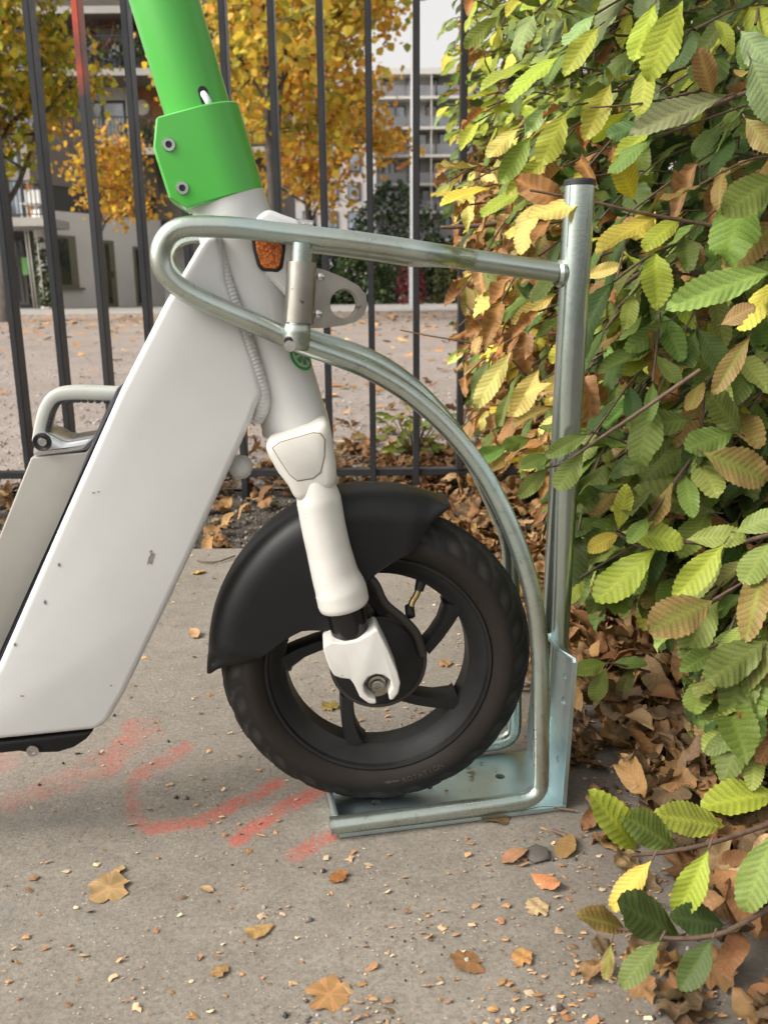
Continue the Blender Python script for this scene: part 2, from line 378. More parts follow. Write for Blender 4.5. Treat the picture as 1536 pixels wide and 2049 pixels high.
for pts, wd, st in strokes:
    for a, b in zip(pts[:-1], pts[1:]):
        a = np.array(a, float); b = np.array(b, float); d = b-a
        t = np.clip(((pg[:, :2]-a)@d)/(d@d), 0, 1); q = (pg[:, :2]-a-t[:, None]*d); dist = np.sqrt(q[:, 0]**2+(q[:, 1]*1.15)**2)
        paint = np.maximum(paint, st*np.clip((wd*1.45-dist)/(wd*.9), 0, 1))
fattr(me, 'paint', paint)
def blob(u, v, su, sv): return np.exp(-((pg[:, 0]-u)/su)**2-((pg[:, 1]-v)/sv)**2)
fattr(me, 'smear', np.clip(.45*blob(120, 1640, 80, 12)+.5*blob(10, 1830, 25, 30)+.3*blob(170, 1840, 35, 25), 0, 1))
fattr(me, 'hedge_shade', np.clip(1-(pad_edge(Vg[:, 1])-Vg[:, 0])/.12, 0, 1)*.75)
tag(link('concrete_pavement', me, M['concrete']), kind='structure')
def sheet(name, x0, y0, x1, y1, z, m):
    return tag(link(name, mesh(name, [(x0, y0, z), (x1, y0, z), (x1, y1, z), (x0, y1, z)], [(0, 1, 2, 3)], False), m), kind='structure')
box_p = boxes('concrete_slab', [((-6, -4, -.12), (-1.9, 1.655, 0)), ((-1.9, -4, -.12), (.62, .30, 0)), ((-1.9, .30, -.12), (.62, 1.655, -.012))], M['concrete']); tag(box_p, kind='structure')
sheet('soil_strip', -12, -4, 12, 2.26, -.022, M['soil'])
sheet('gravel_yard', -90, 2.26, 90, 20.5, -.016, M['gravel'])
sheet('paved_path', -120, 20.5, 120, 34, -.010, M['path'])
sheet('ground', -400, 34, 400, 500, -.02, M['soil'])

# ------------------------------------------------------------------ e-scooter and rack frames of reference
A0 = G(662, 1652, .014); B0 = G(1060, 1603, .014); ha = math.atan2(B0[1]-A0[1], B0[0]-A0[0])
nn = np.array([math.sin(ha), -math.cos(ha), 0]); RK = Plane(A0-nn*.056, ha)
WO = RK.O+RK.e*.055
WH = Plane(WO, math.radians(5)); BD = Plane(WO, math.radians(9))
WR = .1465; WZ = WR+.006
scooter = thing('electric_scooter', tuple(WO), 'white electric scooter with a bright green stem parked in the metal stand', 'scooter')

def outline(pl, px, k): return [pl.hit(u, v, k) for u, v in px]
def slab(name, pl, px, kf, kb, m, bev, seg=4, ang=25, parent=None, back=None):
    L = [pl.loc(u, v, kf) for u, v in px]
    return prism(name, [pl.w(a, z, kf) for a, z in L], [pl.w(a, z, kb) for a, z in L], m, parent or scooter, bev, seg, ang)

# --- down tube, weld, seal, battery
dt = [(392, 500), (408, 474), (440, 462), (452, 560), (480, 640), (506, 715), (527, 788), (514, 812), (500, 850), (390, 1092), (330, 1220), (250, 1385), (214, 1448), (192, 1462), (0, 1482), (-380, 1512), (-380, 1420), (-60, 1420), (-5, 1335), (120, 1050), (238, 785), (330, 605)]
frame = slab('down_tube', BD, dt, .036, -.036, M['white'], .011, 4, 12)
# weld bead: overlapping little lumps along the joint
wb = cr([BD.hit(432, 468, .0235), BD.hit(449, 560, .0262), BD.hit(477, 640, .0275), BD.hit(503, 715, .0278), BD.hit(523, 785, .0265), BD.hit(523, 815, .0235), BD.hit(512, 838, .018)], 10)
seglen = np.concatenate([[0], np.cumsum(np.linalg.norm(np.diff(wb, axis=0), axis=1))]); wt = np.linspace(0, seglen[-1], 300)
wbp = np.stack([np.interp(wt, seglen, wb[:, i]) for i in range(3)], 1)
V, Fc = tube_vf(wbp, (.0064)+.0005*np.abs(np.sin(np.arange(300)*PI/6.)), 12); link('weld_bead', mesh('weld_bead', V, Fc), M['weld'], frame)
def mark(name, pts, m, k=.0364):
    return link(name, mesh(name, [BD.hit(u, v, k) for u, v in pts], [tuple(range(len(pts)))], False), m, frame)
M['chip'] = simple('paint_chip', (.13, .12, .115), .6, c2=(.24, .21, .18), scale=300)
mark('paint_chip', [(294, 1131), (297, 1117), (303, 1106), (310, 1108), (306, 1120), (304, 1130), (298, 1127)], M['chip']); mark('paint_chip', [(299, 1103), (304, 1100), (305, 1104), (300, 1107)], M['chip'])
for u, v, du, dv in ((187, 986, 4, 2), (197, 984, 3, 2), (222, 1372, 3, 2), (44, 1393, 5, 2), (118, 1130, 3, 6), (90, 1205, 3, 7), (30, 1290, 3, 6)):
    mark('paint_chip', [(u-du, v), (u, v-dv*.7), (u+du, v-dv*.2), (u+du*.5, v+dv*.8), (u-du*.4, v+dv*.6)], M['chip'])
seal = slab('rubber_seal', BD, [(236, 772), (248, 790), (120, 1065), (-20, 1380), (-40, 1370), (-5, 1325), (60, 1175), (130, 1015), (182, 890), (205, 835)], .026, -.026, M['dark_seal'], .003, 2)
pack = slab('battery_pack', BD, [(62, 915), (172, 905), (190, 880), (235, 800), (110, 1080), (-40, 1400), (-190, 1400), (-20, 1120)], .016, -.034, M['pack'], .010, 4)
cap = slab('battery_cap', BD, [(70, 868), (96, 866), (128, 886), (192, 874), (176, 903), (62, 917)], .0175, -.0345, M['silver'], .005, 3, parent=pack)
hp = [BD.hit(83, 880, -.006), BD.hit(88, 850, -.006), BD.hit(98, 815, -.006), BD.hit(116, 792, -.006), BD.hit(150, 786, -.006), BD.hit(200, 787, -.006), BD.hit(262, 790, -.006)]
hpc = cr(hp, 8)
# handle: rounded-rectangle sweep
def rect_sweep(name, P, wn, wt_, nvec, m, parent, bev=.35, n=20):
    P = np.asarray(P); T = np.gradient(P, axis=0); T /= np.linalg.norm(T, axis=1)[:, None]; V = []; Fc = []
    k = 20
    for p, t in zip(P, T):
        b = np.cross(nvec, t); b /= np.linalg.norm(b)
        for s in range(k):
            a = 2*PI*s/k; c, d = math.cos(a), math.sin(a); e = .5
            V.append(p+nvec*wn*abs(c)**e*np.sign(c)+b*wt_*abs(d)**e*np.sign(d))
    for i in range(len(P)-1):
        for s in range(k): Fc.append((i*k+s, i*k+(s+1) % k, (i+1)*k+(s+1) % k, (i+1)*k+s))
    Fc.append(tuple(range(k))[::-1]); Fc.append(tuple((len(P)-1)*k+s for s in range(k)))
    me = mesh(name, V, Fc); bm = bmesh.new(); bm.from_mesh(me); bmesh.ops.recalc_face_normals(bm, faces=bm.faces); bm.to_mesh(me); bm.free()
    return link(name, sharpen(me, 50), m, parent)
hdl = rect_sweep('carry_handle', hpc, .014, .0062, BD.n, M['grip'], pack)
ribs = []
Th = np.gradient(hpc, axis=0); Th /= np.linalg.norm(Th, axis=1)[:, None]
for i in range(8, len(hpc)-3, 2):
    b = np.cross(BD.n, Th[i]); b = b if b@(BD.hit(190, 860)-hpc[i]) > 0 else -b
    c = hpc[i]+b*.0055+BD.n*.009
    q = [c+BD.n*sx*.0052+Th[i]*sy*.0016+b*sz*.0012 for sz in (-1, 1) for sx, sy in ((-1, -1), (1, -1), (1, 1), (-1, 1))]
    ribs.append((q, [(0, 3, 2, 1), (4, 5, 6, 7), (0, 1, 5, 4), (1, 2, 6, 5), (2, 3, 7, 6), (3, 0, 4, 7)]))
V, Fc = join_vf(ribs); link('handle_recess', mesh('handle_recess', V, Fc, False), M['hole'], pack)
lathe('handle_bolt', [(0, 0), (0, .0035), (.002, .0033), (.002, .0015), (.001, .0015), (.001, 0)], BD.hit(86, 884, .0185), BD.n, M['bolt'], pack, 20)
lathe('bolt_ring', [(0, .0036), (.0012, .0062), (.0020, .0068), (.0012, .0074), (0, .0076)], BD.hit(84, 884, .0178), BD.n, M['hole'], pack, 24, True)
# rubber nub behind the down tube, black under-tray with its bolt
lathe('hook_stud', [(-.010, .0), (-.009, .006), (-.004, .0098), (.002, .0105), (.007, .0085), (.010, .0045), (.0105, 0)], BD.hit(481, 934, .006), BD.e*.95+np.array([0, 0, -.3]), M['weld'], scooter, 28)
slab('under_tray', BD, [(-380, 1516), (0, 1484), (188, 1463), (172, 1482), (148, 1498), (116, 1508), (60, 1510), (38, 1506), (0, 1510), (-380, 1545)], .031, -.031, M['black'], .004, 3)
lathe('tray_bolt', [(0, .0), (0, .0056), (.002, .0052), (.002, .0025), (.0008, .0024), (.0008, 0)], BD.hit(66, 1502, .0318), BD.n, M['bolt'], scooter, 24)
# --- steering column
axb = BD.hit(591, 850, 0); axt = BD.hit(456, 402, 0); ax = (axt-axb)/np.linalg.norm(axt-axb); HL = np.linalg.norm(axt-axb)
def rad(u0, v0, u1, v1, k=0): return np.linalg.norm(BD.hit(u0, v0, k)-BD.hit(u1, v1, k))/2
R1 = .0292; R2 = .0318
head = lathe('head_tube', [(-.004, 0), (-.004, R1-.002), (-.002, R1), (HL*.3, R1-.0006), (HL*.62, R1+.0006), (HL*.85, R1+.0030), (HL*.97, R2-.0012), (HL+.002, R2-.001), (HL+.002, 0)], axb, ax, M['white'], scooter, 64)
lathe('bearing_gap', [(-.009, 0), (-.009, R1-.004), (-.003, R1-.004), (-.003, 0)], axb, ax, M['hole'], scooter, 48)
# logo: a green ring printed on the head tube (only its lower edge shows below the rod)
def on_tube(a, hgt, r):      # a = angle round the tube from facing the camera
    x = np.cross(ax, BD.n); x /= np.linalg.norm(x); nrm = np.cross(x, ax); nrm *= np.sign(nrm@BD.n)
    x = x*np.sign(x@BD.e)
    return axb+ax*hgt+r*(math.sin(a)*x+math.cos(a)*nrm)
h_logo = (BD.hit(654, 688)-axb)@ax; V = []; Fc = []
for i in range(48):
    t = 2*PI*i/48
    for rr_ in (.0125, .0148): V.append(on_tube(.92+math.cos(t)*rr_/R1, h_logo+math.sin(t)*rr_, R1+.0005))
for i in range(48): Fc.append((2*i, 2*((i+1) % 48), 2*((i+1) % 48)+1, 2*i+1))
for ang in (.4, 1.25, 2.1, 2.9, 3.7, 4.5, 5.4):        # segments inside the ring
    o = len(V)
    for rr_, da in ((.004, -.22), (.010, -.27), (.0105, 0), (.010, .27), (.004, .22)):
        V.append(on_tube(.92+math.cos(ang+da)*rr_/R1, h_logo+math.sin(ang+da)*rr_, R1+.0005))
    Fc.append(tuple(range(o, o+5)))
link('logo', mesh('logo', V, Fc), simple('logo_green', (.02, .30, .045), .35), head)
# collar: loft of D-shaped sections with an ear towards the left
cb = BD.hit(452, 400, 0); ct = BD.hit(401, 226, 0); CL = np.linalg.norm(ct-cb)
cax = ax; xl = np.cross(cax, BD.n); xl *= -np.sign(xl@BD.e)/np.linalg.norm(xl); nf = np.cross(xl, cax); nf *= np.sign(nf@BD.n)
def csec(t, r, ear):
    pts = []
    for i in range(25):
        a = math.radians(-98+196*i/24)             # right-hand half round
        pts.append((-math.cos(a)*r, math.sin(a)*r))
    for x_, y_ in ((ear*.5, r*.97), (ear-.002, r*.93), (ear, r*.80), (ear, -r*.80), (ear-.002, -r*.93), (ear*.5, -r*.97)): pts.append((x_, y_))
    return [cb+cax*t+xl*p_[0]+nf*p_[1] for p_ in pts]
rings = [csec(-.001, R2-.0016, .0325), csec(.0006, R2, .0335), csec(.010, R2, 0.0425), csec(CL*.5, R2, 0.0425), csec(CL*.70, R2, 0.0425), csec(CL-.0012, R2, .034), csec(CL, R2-.0012, .033)]
V = [p_ for r_ in rings for p_ in r_]; k = len(rings[0]); Fc = [tuple(range(k))[::-1], tuple((len(rings)-1)*k+i for i in range(k))]
for j in range(len(rings)-1):
    for i in range(k): Fc.append((j*k+i, j*k+(i+1) % k, (j+1)*k+(i+1) % k, (j+1)*k+i))
me = mesh('clamp_collar', V, Fc); bm = bmesh.new(); bm.from_mesh(me); bmesh.ops.recalc_face_normals(bm, faces=bm.faces); bm.to_mesh(me); bm.free()
collar = link('clamp_collar', sharpen(me, 30), M['green'], scooter)
lathe('collar_gap', [(-.0035, 0), (-.0035, R2-.0025), (-.0006, R2-.0025), (-.0006, 0)], cb, cax, M['hole'], scooter, 48)
for (u, v) in ((338, 289), (365, 376)):
    O = BD.hit(u, v, R2*.95)
    bolt = lathe('clamp_bolt', [(-.003, .0045), (.0005, .0052), (.0018, .0046), (.0018, .0026), (-.0008, .0024), (-.0008, 0)], O, nf, M['bolt'], collar, 28)
    lathe('hex_socket', [(-.0004, 0), (-.0004, .0024), (.0004, .0023), (.0004, 0)], O, nf, M['hole'], collar, 6)
SR = .0262
stem = lathe('stem_tube', [(-.01, 0), (-.01, SR), (.08, SR), (.105, SR), (.118, SR+.0028), (.14, SR+.0075), (.30, SR+.0078), (.30, 0)], ct-xl*(-.0015), ax, M['green'], scooter, 64)
def on_stem(a, hgt, r):
    return ct+xl*.0015+ax*hgt+r*(-math.sin(a)*xl+math.cos(a)*nf)
V = []; slot_h = .0135
hs0 = (BD.hit(386, 200, .02)-ct)@ax
for i in range(20):
    t = 2*PI*i/20; V.append(on_stem(.30+.0040*math.cos(t)/SR, .004+ (.0055+.0042*math.sin(t) if math.sin(t) > 0 else .0105*math.sin(t)*.6), SR+.0004))
link('cable_slot', mesh('cable_slot', V, [tuple(range(20))]), M['hole'], stem)  # dark capsule laid on the tube, coloured as the slot's shaded inside
tube('cable', cr([on_stem(.29, .0085, SR-.001), on_stem(.31, .0055, SR+.0012), on_stem(.335, .001, SR+.0022), on_stem(.34, -.004, SR+.0010)], 6), .0027, M['white_cable'], stem, 12)
# --- head-lamp / reflector housing in front of the head tube
hz = [(512, 432), (536, 416), (566, 428), (600, 440), (610, 462), (606, 520), (604, 566), (601, 622), (575, 596), (530, 548), (506, 516), (502, 470)]
hous = slab('reflector_housing', BD, hz, .0312, -.0312, M['white'], .005, 3, 15)
slab('reflector_frame', BD, [(500, 452), (572, 452), (571, 500), (566, 536), (556, 545), (524, 542), (515, 532), (506, 500)], .0325, .029, M['amber_frame'], .002, 3, parent=hous)
slab('reflector', BD, [(509, 462), (566, 462), (565, 500), (560, 531), (552, 538), (528, 536), (521, 527), (513, 500)], .0338, .031, M['amber'], .0012, 3, parent=hous)
lathe('lamp_screw', [(0, 0), (0, .0045), (.012, .0045), (.0125, .0038), (.0125, 0)], BD.hit(596, 448, .004), BD.e*.97+np.array([0, 0, -.12]), simple('knurled_steel', (.5, .5, .5), .35, .9, bstr=.9, bscale=700), hous, 24)

# --- front wheel: tyre, rim, spokes, hub motor, valve
wc = WH.w(0, WZ, 0); wn = WH.n
wheel = lathe('rim', [(-.021, .0985), (-.024, .1035), (-.0235, .1075), (.0235, .1075), (.024, .1035), (.021, .0985), (.016, .0925), (.0125, .0885), (.0115, .086), (-.0115, .086), (-.0125, .0885), (-.016, .0925)], wc, wn, M['rim'], scooter, 96, True)
wheel.name = 'front_wheel'
def tyre():
    seg = 240; prof = []
    base = [(.0215, .1035), (.0250, .1052), (.0290, .1095), (.0315, .1150), (.0320, .1205), (.0306, .1252), (.0286, .1294), (.0258, .1337), (.0222, .1376), (.0176, .1412), (.0120, .1440), (.0060, .1459), (0, .1465)]
    prof = base+[(-a, r) for a, r in base[-2::-1]]; k = len(prof); V = []; wear = []; grv = []
    u = WH.e; b = np.array([0, 0, 1.])
    for s in range(seg):
        a = 2*PI*s/seg; d = math.cos(a)*u+math.sin(a)*b
        for i, (h, r) in enumerate(prof):
            dr = 0
            if 6 <= i <= k-7:                      # curved tread grooves sunk 1.6 mm
                lat = abs(h)/.029; ph = (s/seg*24+lat*1.15+.5*(h < 0)) % 1
                dr = -.0026*math.exp(-((ph-.5)/.10)**2)*(1 if lat > .14 else .2)
                if lat > .8: dr -= .0016*math.cos(2*PI*(s/seg*24+lat*1.15))
                if abs(lat-.42) < .12: dr -= .0012
            V.append(wc+wn*h+d*(r+dr)); grv.append(min(1, max(0, -dr/.0026)) if 6 <= i <= k-7 and dr < -.0006 else 0); wear.append(1 if i in (1, 2, 3, 4) or k-1-i in (1, 2, 3, 4) else 0)
    Fc = []
    for s in range(seg):
        s2 = (s+1) % seg
        for i in range(k-1): Fc.append((s*k+i, s2*k+i, s2*k+i+1, s*k+i+1))
    me = mesh('tyre', V, Fc); fattr(me, 'wear', wear); fattr(me, 'groove', grv); return link('tyre', me, M['tyre'], wheel)
tyre()
lathe('rim_lip', [(.0225, .1010), (.0262, .1022), (.0270, .1045), (.0250, .1060), (.0225, .1060)], wc, wn, M['rim'], wheel, 96, True)
lathe('hub_motor', [(-.019, 0), (-.019, .038), (-.016, .044), (.016, .044), (.019, .039), (.0195, .030), (.022, .024), (.022, 0)], wc, wn, M['rim'], wheel, 64)
lathe('brake_ring', [(.0150, .0410), (.0168, .0416), (.0172, .0436), (.0168, .0454), (.0150, .0458)], wc, wn, M['cable'], wheel, 64, True)
def pol(r, deg, k=0.): return wc+WH.e*r*math.cos(math.radians(deg))+np.array([0, 0, r*math.sin(math.radians(deg))])+wn*k
for a0 in (34, -33, -106, 178, 106):
    secs = []
    for t, (r_, da, hw) in enumerate(((.046, -24, .0090), (.058, -15, .0088), (.072, -7, .0095), (.086, 0, .0125), (.090, 2, .016))):
        c = pol(r_, a0+da); rd = pol(r_+.01, a0+da+6)-c; rd /= np.linalg.norm(rd); tg = np.cross(rd, wn)
        hw *= .74; hk = .0125 if t < 3 else .0135
        secs.append([c+tg*hw*x_+wn*hk*y_ for x_, y_ in ((-1, -.6), (-.7, -1), (.7, -1), (1, -.6), (1, .6), (.7, 1), (-.7, 1), (-1, .6))])
    V = [p_ for s_ in secs for p_ in s_]; Fc = [tuple(range(8))[::-1], tuple(32+i for i in range(8))]
    for j in range(4):
        for i in range(8): Fc.append((j*8+i, j*8+(i+1) % 8, (j+1)*8+(i+1) % 8, (j+1)*8+i))
    me = mesh('spoke', V, Fc); bm = bmesh.new(); bm.from_mesh(me); bmesh.ops.recalc_face_normals(bm, faces=bm.faces); bm.to_mesh(me); bm.free()
    link('spoke', sharpen(me, 40), M['rim'], wheel)
tube('valve_stem', cr([WH.hit(838, 1168, .004), WH.hit(834, 1188, .006), WH.hit(824, 1205, .009), WH.hit(821, 1222, .012)], 5), .0030, M['brass'], wheel, 12)
tube('valve_base', [WH.hit(846, 1152, .002), WH.hit(837, 1182, .005)], [.0058, .0042], M['hole'], wheel, 14)
lathe('valve_cap', [(-.006, 0), (-.006, .0045), (.005, .0045), (.006, .003), (.006, 0)], WH.hit(820, 1224, .013), wn*.8+np.array([0, 0, -.6]), M['hole'], wheel, 16)
# raised lettering on the side wall, with the direction arrow
def letters(txt, r, deg0, step, size, k):
    V = []; Fc = []
    for i, ch in enumerate(txt):
        cu = bpy.data.curves.new('t', 'FONT'); cu.body = ch; cu.size = size; cu.align_x = 'CENTER'; cu.extrude = .0003; cu.resolution_u = 2
        ob = bpy.data.objects.new('t', cu); col.objects.link(ob)
        dg = bpy.context.evaluated_depsgraph_get(); mm = ob.evaluated_get(dg).to_mesh()
        a = math.radians(deg0+step*i); c = wc+WH.e*r*math.cos(a)+np.array([0, 0, r*math.sin(a)])+wn*k
        rd = WH.e*math.cos(a)+np.array([0, 0, math.sin(a)]); tx = -WH.e*math.sin(a)+np.array([0, 0, math.cos(a)])
        o = len(V); V += [c+tx*v.co.x-rd*v.co.y+wn*v.co.z for v in mm.vertices]; Fc += [tuple(q+o for q in f.vertices) for f in mm.polygons]
        ob.evaluated_get(dg).to_mesh_clear(); bpy.data.objects.remove(ob)
    return V, Fc
L1 = letters('ROTATION', .1185, -79, 2.6, .0068, .0318); L2 = letters('50/75-6.1', .1185, -38, 2.5, .0062, .0318)
a_ = [pol(.1165, d_, .0322) for d_ in (-86, -81.5)]+[pol(.1145, d_, .0322) for d_ in (-81.5, -86)]+[pol(.1130, -86, .0322), pol(.1155, -89, .0322), pol(.1180, -86, .0322)]
L3 = (a_, [(0, 1, 2, 3), (4, 5, 6)])
V, Fc = join_vf([L1, L3]); me = mesh('lettering', V, Fc, False); fattr(me, 'wear', np.ones(len(V))); link('lettering', me, simple('rubber_print', (.05, .042, .036), .7), wheel)

# --- fender
inner = [(905, 1017), (880, 1062), (820, 1107), (745, 1152), (700, 1215), (655, 1262), (600, 1262), (545, 1298), (500, 1334), (448, 1356), (420, 1358)]
outer = [(418, 1357), (417, 1290), (440, 1190), (490, 1108), (562, 1040), (680, 985), (770, 980), (850, 992), (905, 1016)]
def polar(u, v, k):
    a, z = WH.loc(u, v, k); return math.degrees(math.atan2(z-WZ, a)) % 360, math.hypot(a, z-WZ)
pin = sorted(polar(u, v, .036) for u, v in inner); pout = sorted(polar(u, v, .018) for u, v in outer)
t0 = max(pin[0][0], pout[0][0]); t1 = min(pin[-1][0], pout[-1][0]); V = []; n_th = 60; sec_n = 0
for i in range(n_th):
    th = t0+(t1-t0)*i/(n_th-1)
    ri = np.interp(th, [q[0] for q in pin], [q[1] for q in pin]); ro = max(np.interp(th, [q[0] for q in pout], [q[1] for q in pout]), ri+.0005)
    ro = max(ro, ri)+.0005; edge = min(1, (i/(n_th-1)*9+.15), ((n_th-1-i)/(n_th-1)*9+.15)); edge = math.sqrt(min(1, edge))
    hw = .0385*(.45+.55*edge); sec = []
    f_end = min(i, n_th-1-i)/4; ri = ri if f_end >= 1 else (ro-.003)*(1-f_end)+ri*f_end
    dr = ro-ri; rc = min(.026, dr*.8)
    prof = [(hw, ri), (hw*1.0, ri+(dr-rc)*.5), (hw, ro-rc)]
    for q in range(1, 8):
        a = PI/2*q/7; prof.append((hw-.026*min(1, rc/.026)*(1-math.cos(a))*min(1, hw/.03), ro-rc+rc*math.sin(a)))
    prof += [(0, ro+.0008)]; prof += [(-a, r_) for a, r_ in prof[-2::-1]]
    full = prof+[(a*.93, r_-.0018) for a, r_ in prof[::-1]]
    sec_n = len(full)
    for a, r_ in full: V.append(pol(r_, th, a))
Fc = []
for i in range(n_th-1):
    for j in range(sec_n): Fc.append((i*sec_n+j, i*sec_n+(j+1) % sec_n, (i+1)*sec_n+(j+1) % sec_n, (i+1)*sec_n+j))
Fc.append(tuple(range(sec_n))[::-1]); Fc.append(tuple((n_th-1)*sec_n+j for j in range(sec_n)))
me = mesh('fender', V, Fc); bm = bmesh.new(); bm.from_mesh(me); bmesh.ops.recalc_face_normals(bm, faces=bm.faces); bm.to_mesh(me); bm.free()
link('fender', sharpen(me, 50), M['black'], scooter)

# --- fork: crown with cover plates, two legs, stanchions, drop-outs, axle nuts
crown_px = [(525, 884), (560, 876), (620, 856), (656, 838), (664, 870), (672, 925), (676, 975), (640, 1000), (594, 1012), (576, 975), (556, 950), (536, 915)]
L = [WH.loc(u, v, .062) for u, v in crown_px]
shr = lambda L_, s_: [((a-L_m[0])*s_+L_m[0], (z-L_m[1])*s_+L_m[1]) for a, z in L_]
L_m = np.mean(L, 0)
crown = prism('fork_crown', [WH.w(a, z, .062) for a, z in L], [WH.w(a, z, -.060) for a, z in L], M['white_worn'], scooter, .009, 4, 15)
cov = [(546, 897), (560, 886), (625, 867), (640, 868), (649, 880), (648, 915), (641, 945), (626, 957), (595, 962), (580, 950), (560, 920)]
slab('cover_groove', WH, [((u-600)*1.035+600, (v-918)*1.035+918) for u, v in cov], .0622, .059, simple('grime_line', (.22, .15, .07), .7), 0., parent=crown)
slab('cover_plate', WH, cov, .0628, .059, M['white_worn'], .0006, 2, 20, parent=crown)
def leg(sgn):
    k = .047*sgn
    rows = [(930, 572, 668), (960, 580, 674), (1000, 592, 683), (1050, 603, 690), (1100, 614, 701), (1150, 624, 717), (1180, 630, 733), (1205, 636, 738), (1213, 641, 737)]
    P = []; r_ = []
    for v, ul, ur in rows:
        c = WH.loc((ul+ur)/2, v-(ur-ul)*0.0, .047); l_ = WH.loc(ul, v+12, .047); rr_ = WH.loc(ur, v-12, .047)
        P.append(WH.w(c[0], c[1], k)); r_.append(math.hypot(rr_[0]-l_[0], rr_[1]-l_[1])/2*.985)
    r_ = np.array(r_); r_[-1] *= .97; r_[0] *= .45; r_[1] *= .76; r_[2] *= .97
    Pf = cr(P, 6); rf = np.interp(np.linspace(0, 1, len(Pf)), np.linspace(0, 1, len(r_)), r_)
    o = tube('fork_leg', Pf, rf, M['white_worn'], scooter, 40)
    d = P[-1]-P[-3]; d /= np.linalg.norm(d)
    tube('stanchion', [P[-1]-d*.01, P[-1]+d*.040], .0168, M['gloss_black'], scooter, 36)
    # drop-out: open C round the axle
    px = [(646, 1298), (650, 1291), (664, 1286), (690, 1287), (715, 1282), (738, 1270), (750, 1260), (757, 1262), (776, 1300), (795, 1345), (801, 1368), (797, 1388), (787, 1401), (779, 1402), (777, 1388), (783, 1377), (781, 1362), (768, 1352), (752, 1350), (736, 1356), (727, 1370), (728, 1384), (738, 1397), (753, 1403), (752, 1410), (738, 1409), (720, 1396), (708, 1370), (700, 1360), (682, 1358), (668, 1353), (660, 1340), (652, 1318)]
    L = [WH.loc(u, v, .0675) for u, v in px]; kf, kb = (.0675, .034) if sgn > 0 else (-.034, -.0675)
    do = prism('drop_out', [WH.w(a, z, kf) for a, z in L], [WH.w(a, z, kb) for a, z in L], M['white_worn'], scooter, .0045, 4, 20)
    O = WH.w(*WH.loc(755, 1374, .052), .0)
    lathe('axle_nut', [(.030, 0), (.030, .0155), (.040, .0155), (.0405, .0135), (.0435, .0132), (.0440, .0088), (.049, .0085), (.0495, .0062), (.0535, .0060), (.0540, .0048), (.0540, .0020), (.0515, .0018), (.0515, 0)], O, wn*sgn, M['steel'], scooter, 36)
leg(1); leg(-1)
tube('brake_cable', cr([WH.hit(738, 1155, .026), WH.hit(752, 1172, .027), WH.hit(770, 1208, .026), WH.hit(805, 1238, .024), WH.hit(832, 1268, .022), WH.hit(846, 1310, .02)], 6), .0042, M['cable'], scooter, 14)

# ------------------------------------------------------------------ the scooter stand
rack = thing('scooter_stand', tuple(RK.w(.1, 0)), 'zinc plated metal scooter stand with looped rods holding the front wheel', 'parking stand')
ROD = .0082
ROD_N = [(660, 1653), (760, 1640), (900, 1622), (1020, 1606), (1058, 1597), (1077, 1580), (1081, 1550), (1081, 1440), (1080, 1320), (1072, 1230), (1052, 1140), (1015, 1040), (965, 945), (900, 862), (820, 790), (740, 741), (670, 712), (600, 687), (500, 642), (410, 603), (357, 573), (328, 540), (322, 505), (334, 475), (358, 458), (395, 453), (470, 455), (560, 466), (700, 482), (800, 496), (870, 507)]
def koff(i):
    return float(np.interp(i, [0, 7, 9, 10, 11, 12, 13, 14, 15, 16, 17, 18, 30], [.056, .055, .052, .048, .043, .036, .030, .028, .030, .034, .038, .043, .044]))
def rod_path(sgn):
    P = []
    for i, (u, v) in enumerate(ROD_N):
        k = koff(i); a, z = RK.loc(u, v, k)
        if i <= 4: z = max(ROD+.005, z)
        P.append(RK.w(a+(float(np.interp(i, [9, 10, 11, 12, 13, 14, 15, 16, 18, 22], [.012, .016, .012, .011, .012, .016, .021, .022, .012, 0])) if sgn < 0 else 0), z, k*sgn))
    a, z = RK.loc(905, 512, .022); P.append(RK.w(a, z, .022*sgn)); a, z = RK.loc(940, 518, .010); P.append(RK.w(a, z, .008*sgn))
    return cr(P, 5)
tube('near_rod', rod_path(1), ROD, M['zinc'], rack, 20).name = 'bent_rod'
tube('bent_rod', rod_path(-1), ROD, M['zinc'], rack, 20)
pt = RK.loc(1159, 372, 0); pb = RK.loc(1110, 1312, 0)
sA = (pt[0]+pb[0])/2
PX = (pb[0]-.001, pt[0])
post = tube('post', [RK.w(PX[0]-.004, .006), RK.w(PX[0], pb[1]), RK.w((PX[0]*.5+PX[1]*.5), (pb[1]+pt[1])/2), RK.w(PX[1], pt[1])], .0135, M['zinc_post'], rack, 36)
d_ = np.array([0, 0, 1.])
lathe('post_cap', [(0, 0), (0, .0138), (.004, .0138), (.0055, .0125), (.0055, 0)], RK.w(PX[1], pt[1]), d_, M['hole'], rack, 32)
a, z = RK.loc(930, 516, .008); a2, z2 = RK.loc(1126, 547, 0)
tube('bridge_rod', cr([RK.w(a-.01, z+.0012, 0), RK.w((a+a2)/2, (z+z2)/2, 0), RK.w(a2+.004, z2, 0)], 6), .0092, M['zinc'], rack, 20)
lathe('weld_ring', [(-.003, .0105), (0, .0122), (.003, .0112)], RK.w(a2-.0035, z2, 0), RK.e, M['zinc'], rack, 24, True)
